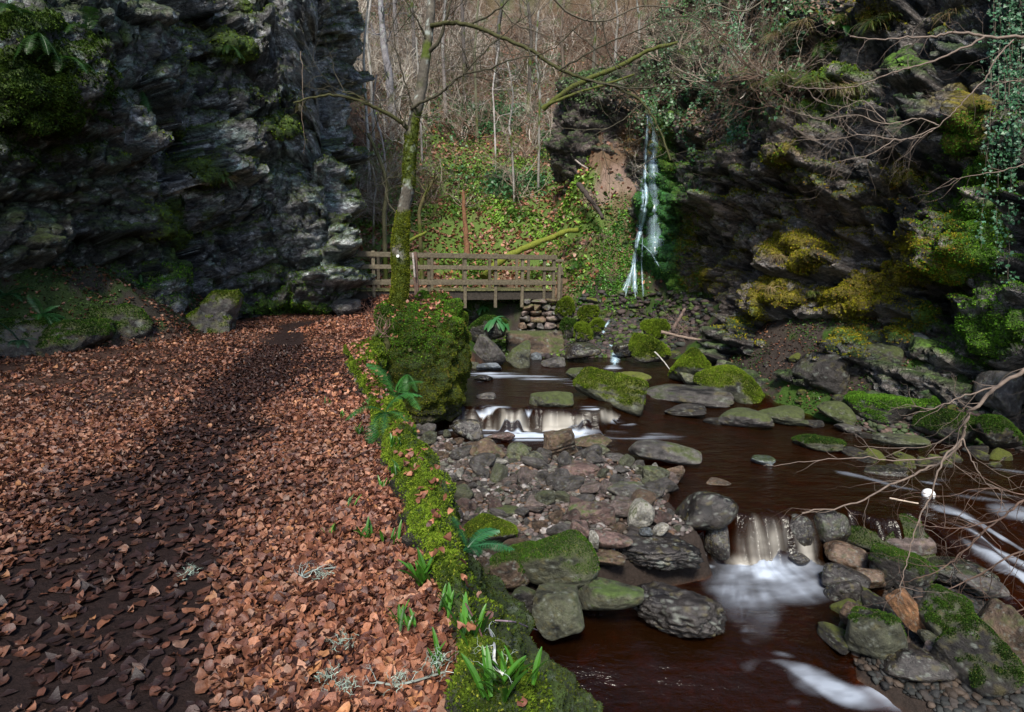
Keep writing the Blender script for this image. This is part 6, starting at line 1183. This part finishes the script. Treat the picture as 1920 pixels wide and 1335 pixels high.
# twigs and lichen lying on the leaves
for k, (pts, r, c, lab) in enumerate([([(912, 1175), (922, 1205), (930, 1240), (936, 1262)], .004, (.5, .5, .48), 'white lichen covered twig lying on the mossy kerb'), ([(705, 1290), (740, 1282), (780, 1270), (830, 1248)], .004, (.2, .22, .19), 'lichen covered twig on copper leaves at the bottom'), ([(570, 1085), (590, 1076), (620, 1068)], .004, (.2, .22, .19), 'short lichen covered twig at the path middle'), ([(930, 1170), (960, 1172), (990, 1180), (1010, 1186)], .004, (.22, .16, .2), 'thin purplish twig sticking over the wall'), ([(640, 870), (690, 845), (720, 838)], .004, (.06, .04, .03), 'dark twig on the leaves beside the muddy strip'), ([(870, 1130), (900, 1190), (905, 1260)], .003, (.10, .05, .05), 'thin dark stem arching over the kerb')]):
    P = np.array([on(a, b, .02)[0] for a, b in pts]); log_ = MB(); log_.tube(smooth(P), r, 5, c); g = np.random.default_rng(700 + k)
    if 'lichen' in lab:
        for _ in range(9): q = P[g.integers(0, len(P))]; grow(log_, q, g.normal(0, 1, 3) * [1, 1, .3] + [0, 0, .3], .05, .0016, 2, g, (.36, .42, .38), .7, .5, 0, 3)
    tag(log_.build('twig', M['twig']), lab, 'twig')
g = np.random.default_rng(720)
for k, (u_, v_, lab) in enumerate([(635, 1210, 'pale crinkled lichen clump on the leaves left of the biggest patch'), (620, 1265, 'biggest pale green lichen patch on the copper leaves'), (640, 1290, 'lichen patch just below the biggest one'), (745, 1275, 'lichen clump along the bottom twig'), (815, 1235, 'small lichen clump near the arching garlic leaf'), (350, 1080, 'grey lichen scrap at the muddy strip'), (605, 1080, 'lichen scrap beside the short twig')]):
    p = on(u_, v_, .02)[0]; mb = MB()
    for _ in range(26): grow(mb, p + g.normal(0, .018, 3) * [1, 1, .3], g.normal(0, 1, 3) * [1, 1, .4] + [0, 0, .5], .022, .0015, 2, g, (.26, .33, .27), .8, .5, 0, 3)
    tag(mb.build('lichen', M['twig']), lab, 'lichen')
# ------------------------------------------------------------------ footbridge
A0 = PY(690, 536, 15.4); A1 = PY(1036, 545, 17.3); A0[2] = .56; A1[2] = .48; A0 = A0 + (A0 - A1) * .12; dr = A1 - A0; Lb = np.linalg.norm(dr); Rb = basis(dr); ax, ay, az = Rb.T
br = empty('footbridge', tuple(A0), label='weathered wooden footbridge with three rail fence sides across the stream', cat='bridge')
def bb(nm, c, dim, col, bev=.006, lab=None, mb=None, R=Rb):
    c = A0 + ax * c[0] + ay * c[1] + az * c[2]; own = mb is None; mb = mb or MB(); mb.box(c, dim, R, bev, .0015, col)
    if own: mb.build(nm, M['wood'], br)
wc = lambda: np.array([.12, .102, .070]) * rnd.uniform(.7, 1.3)
dk = MB(); n = int(Lb / .15)
for i in range(n): dk.box(A0 + ax * (i + .5) * Lb / n + ay * .5 - az * (.03 + rnd.random() * .004), (Lb / n - .012, 1.15, .045), Rb, .005, .0015, wc() * [.9, 1.05, .7])
dk.build('deck', M['wood'], br)
for yy in (.04, .5, .98): bb('beam', (Lb / 2, yy, -.19), (Lb, .14, .24), (.040, .034, .028))
near_u = [745, 803, 870, 928, 977, 1018, 1038]
def xa(u_):   # distance along the bridge seen at u_
    s_ = np.linspace(0, Lb, 200); q = A0 + ax * s_[:, None]; return s_[np.abs(proj(q)[0] - u_).argmin()]
for i, u_ in enumerate([700] + near_u):
    x_ = xa(u_); low = .52 if i < 6 else .3; bb('post', (x_, -.05, .5 - low / 2 + .0), (.085, .07, 1.04 + low), wc())
for u_ in [712, 760, 818, 880, 932, 985, 1008]: bb('post', (min(xa(u_) + .12, Lb), 1.06, .42), (.08, .07, 1.15), wc() * .8)
for yy, sg in ((-.05 - .055, 1), (1.06 + .055, .8)):
    for zz, hh_ in ((.93, .13), (.60, .11), (.18, .12)): bb('rail', (Lb / 2 + .02, yy, zz), (Lb + .1, .035, hh_), wc() * sg)
for zz in (.55, .95): c0 = Lb + .2; bb('end_rail', (c0, .2, zz - .1), (.5, .04, .08), wc())
bb('end_post', (Lb + .16, -.1, .15), (.08, .08, 1.15), wc() * 1.2); bb('end_post', (Lb + .42, .3, .05), (.08, .08, 1.2), wc() * 1.2)
# stone abutment: courses of rough blocks
ab = empty('stone_abutment', tuple(PY(1018, 625, 16.9)), label='dry stone abutment under the right end of the footbridge', cat='abutment')
g = np.random.default_rng(800); p0, p1 = PY(985, 560, 17.0), PY(1055, 560, 17.2); zt = .20; row = 0
while zt > -.75:
    hh_ = g.uniform(.13, .22); x_ = p0[0] - row * .04 - .05
    while x_ < p1[0] + .02:
        w_ = g.uniform(.22, .5); P, Fc, nf, nh = unit_rock(int(g.integers(1e6)), 3, 8, 26, .03, .03); P = P * [w_, .6, hh_ * 1.05] + [x_ + w_ / 2, 17.1 - row * .03 + g.normal(0, .02), zt - hh_ / 2]; nn = vnormal(P, Fc)
        cc_, m = rock_col(P, nn, nf, nh, ['pink', 'grey', 'brown'][g.integers(3)], .5 if row in (0, 1) or x_ > p1[0] - .4 else .15, MC['g'], int(g.integers(999))); part('stone_block', P, Fc, M['boulder'], ab, attrs={'col': np.clip(cc_ * 1.3, 0, 1), 'moss': m}); x_ += w_ * .97
    zt -= hh_ * .96; row += 1
boulder(948, 618, 1060, 668, -1.05, 'brown', .6, 'g', 'big squared block at the base of the stone abutment', soft=30, npl=1, dr=.5, layer=.02, rough=.03, yaw=0)
boulder(1042, 556, 1078, 600, -.35, 'dark', 1.5, 'y', 'moss draped rock at the right side of the stone abutment', fz=4000, soft=5, rough=.1)
boulder(1050, 596, 1084, 640, -.8, 'dark', 1.5, 'g', 'lower mossy rock right of the squared abutment block', fz=3000, soft=5, rough=.1)
boulder(862, 545, 900, 600, -.4, 'dark', 1.4, 'g', 'mossy bank rock at the near end under the bridge', fz=3000)
# mossy stones on the scree, each a copy of one of three
sp = []
for j in range(3):
    P, Fc, nf, nh = unit_rock(6000 + j, 4, 10, 8, .07); n_ = vnormal(P, Fc); c, m = rock_col(P * 1.5, n_, nf, nh, 'dark', (1.3, .6, 0)[j], MC['y'], 61 + j); o = mk('scree_stone', P, Fc, M['boulder'], attrs={'col': c, 'moss': m}); sp.append(o); C.objects.unlink(o)
g = np.random.default_rng(63)
for i in range(104):
    a = (0, 0)
    if i < 44: u_, v_, s0 = g.uniform(1060, 1330), g.uniform(560, 690), (.12, .34)
    else: u_, v_, s0 = g.uniform(1480, 1880), g.uniform(650, 800), (.10, .26)
    h = hit(u_, v_)
    if h is None or h[2].name != 'ground': continue
    k = int(g.choice(3, p=[.45, .3, .25])); o = sp[k].copy(); C.objects.link(o); s_ = g.uniform(*s0); o.location = tuple(h[0] + [0, 0, s_ * .12]); o.scale = (s_ * g.uniform(.9, 1.5), s_, s_ * g.uniform(.5, .9)); o.rotation_euler = (g.normal(0, .2), g.normal(0, .2), g.uniform(0, 6.28))
    w_ = 'on the dark scree below the waterfall' if i < 44 else 'on the right bank under the crag'; tag(o, ('moss covered', 'half mossy', 'bare dark')[k] + ' stone ' + w_, 'stone', ('moss covered', 'half mossy', 'bare dark')[k] + ' stones ' + w_)
for i in range(70):
    if i < 34: u_, v_, z_ = g.uniform(1590, 1905), g.uniform(775, 880), -1.40
    elif i < 46: u_, v_, z_ = g.uniform(1540, 1680), g.uniform(1040, 1240), -1.80
    else: u_, v_, z_ = g.uniform(1330, 1560), g.uniform(735, 800), -1.40
    if i >= 46 and g.random() < .55: continue
    p_ = PZ(u_, v_, z_); k = int(g.choice(3, p=[.3, .4, .3])); o = sp[k].copy(); C.objects.link(o); s_ = g.uniform(.10, .30); o.location = (p_[0], p_[1], z_ + s_ * .05); o.scale = (s_ * g.uniform(.9, 1.6), s_, s_ * g.uniform(.45, .8)); o.rotation_euler = (g.normal(0, .2), g.normal(0, .2), g.uniform(0, 6.28))
    w_ = 'in the shallows along the right shore' if i < 34 else 'in the near pool right of the lower fall' if i < 46 else 'in the calm water under the right crag'; tag(o, ('moss covered', 'half mossy', 'bare dark')[k] + ' stone ' + w_, 'stone', ('moss covered', 'half mossy', 'bare dark')[k] + ' stones ' + w_)
# stake leaning by the tree
st_ = empty('fence_stake', tuple(PY(783, 580, 10.2)), label='weathered wooden stake with a pale lath standing on the buttress', cat='stake')
q0, q1 = PY(783, 585, 10.2), PY(778, 472, 10.25); b = MB(); b.box((q0 + q1) / 2, (np.linalg.norm(q1 - q0), .075, .06), basis(q1 - q0, (0, 1, 0)), .006, .002, (.13, .085, .065)); b.build('post', M['wood'], st_)
q0, q1 = PY(778, 520, 10.12), PY(774, 474, 10.12); b = MB(); b.box((q0 + q1) / 2, (np.linalg.norm(q1 - q0), .03, .025), basis(q1 - q0, (0, 1, 0)), .004, .001, (.34, .30, .27)); b.build('lath', M['wood'], st_)
# white ball caught in the stream
P, Fc = ico(4); q = PZ(1747, 938, -1.42); bl = tag(mk('ball', P * .068, Fc, M['ball'] if 'ball' in M else None, loc=None), 'white ball with a dark curved mark caught in the stream', 'ball'); bl.location = q + np.array([0, .06, .045])
t = NT('ball'); p = t.obj(); s_ = t.n('ShaderNodeSeparateXYZ'); t.l(t.mp(p, (1, 1, 1), (.3, .5, .2)), s_.inputs[0]); a = t.math('ADD', t.math('MULTIPLY', s_.outputs[0], 6), s_.outputs[2]); k = t.math('GREATER_THAN', t.math('ABSOLUTE', t.math('ADD', a, .10)), .10)
t.bsdf(t.mix(t.math('MINIMUM', t.math('ADD', k, t.mr(s_.outputs[2], .0, .02, 0, 1)), 1), (.05, .05, .07), (.80, .80, .82)), .4); bl.data.materials.clear(); bl.data.materials.append(t.m)
# ------------------------------------------------------------------ light
sc = bpy.context.scene
w = bpy.data.worlds.new('World'); sc.world = w; w.use_nodes = True; nt = w.node_tree; bg = nt.nodes['Background']
sky = nt.nodes.new('ShaderNodeTexSky'); sky.sky_type = 'NISHITA'; sky.sun_disc = False
ELV, AZ = math.radians(50), math.radians(-172)          # azimuth from +Y towards +X
sky.sun_elevation = ELV; sky.sun_rotation = AZ
nt.links.new(sky.outputs[0], bg.inputs[0]); bg.inputs[1].default_value = .12
ld = bpy.data.lights.new('sun', 'SUN'); ld.energy = 3.1; ld.angle = math.radians(13); ld.color = (1, .93, .82)
lo = bpy.data.objects.new('sun', ld); C.objects.link(lo)
d_ = Vector((math.sin(AZ) * math.cos(ELV), math.cos(AZ) * math.cos(ELV), math.sin(ELV)))
lo.rotation_euler = d_.to_track_quat('Z', 'Y').to_euler()
sc.view_settings.view_transform = 'Standard'; sc.view_settings.look = 'None'; sc.view_settings.exposure = 1.05; sc.view_settings.gamma = 1
sc.cycles.max_bounces = 6; sc.cycles.diffuse_bounces = 3; sc.cycles.transparent_max_bounces = 16; sc.cycles.caustics_reflective = False; sc.cycles.caustics_refractive = False
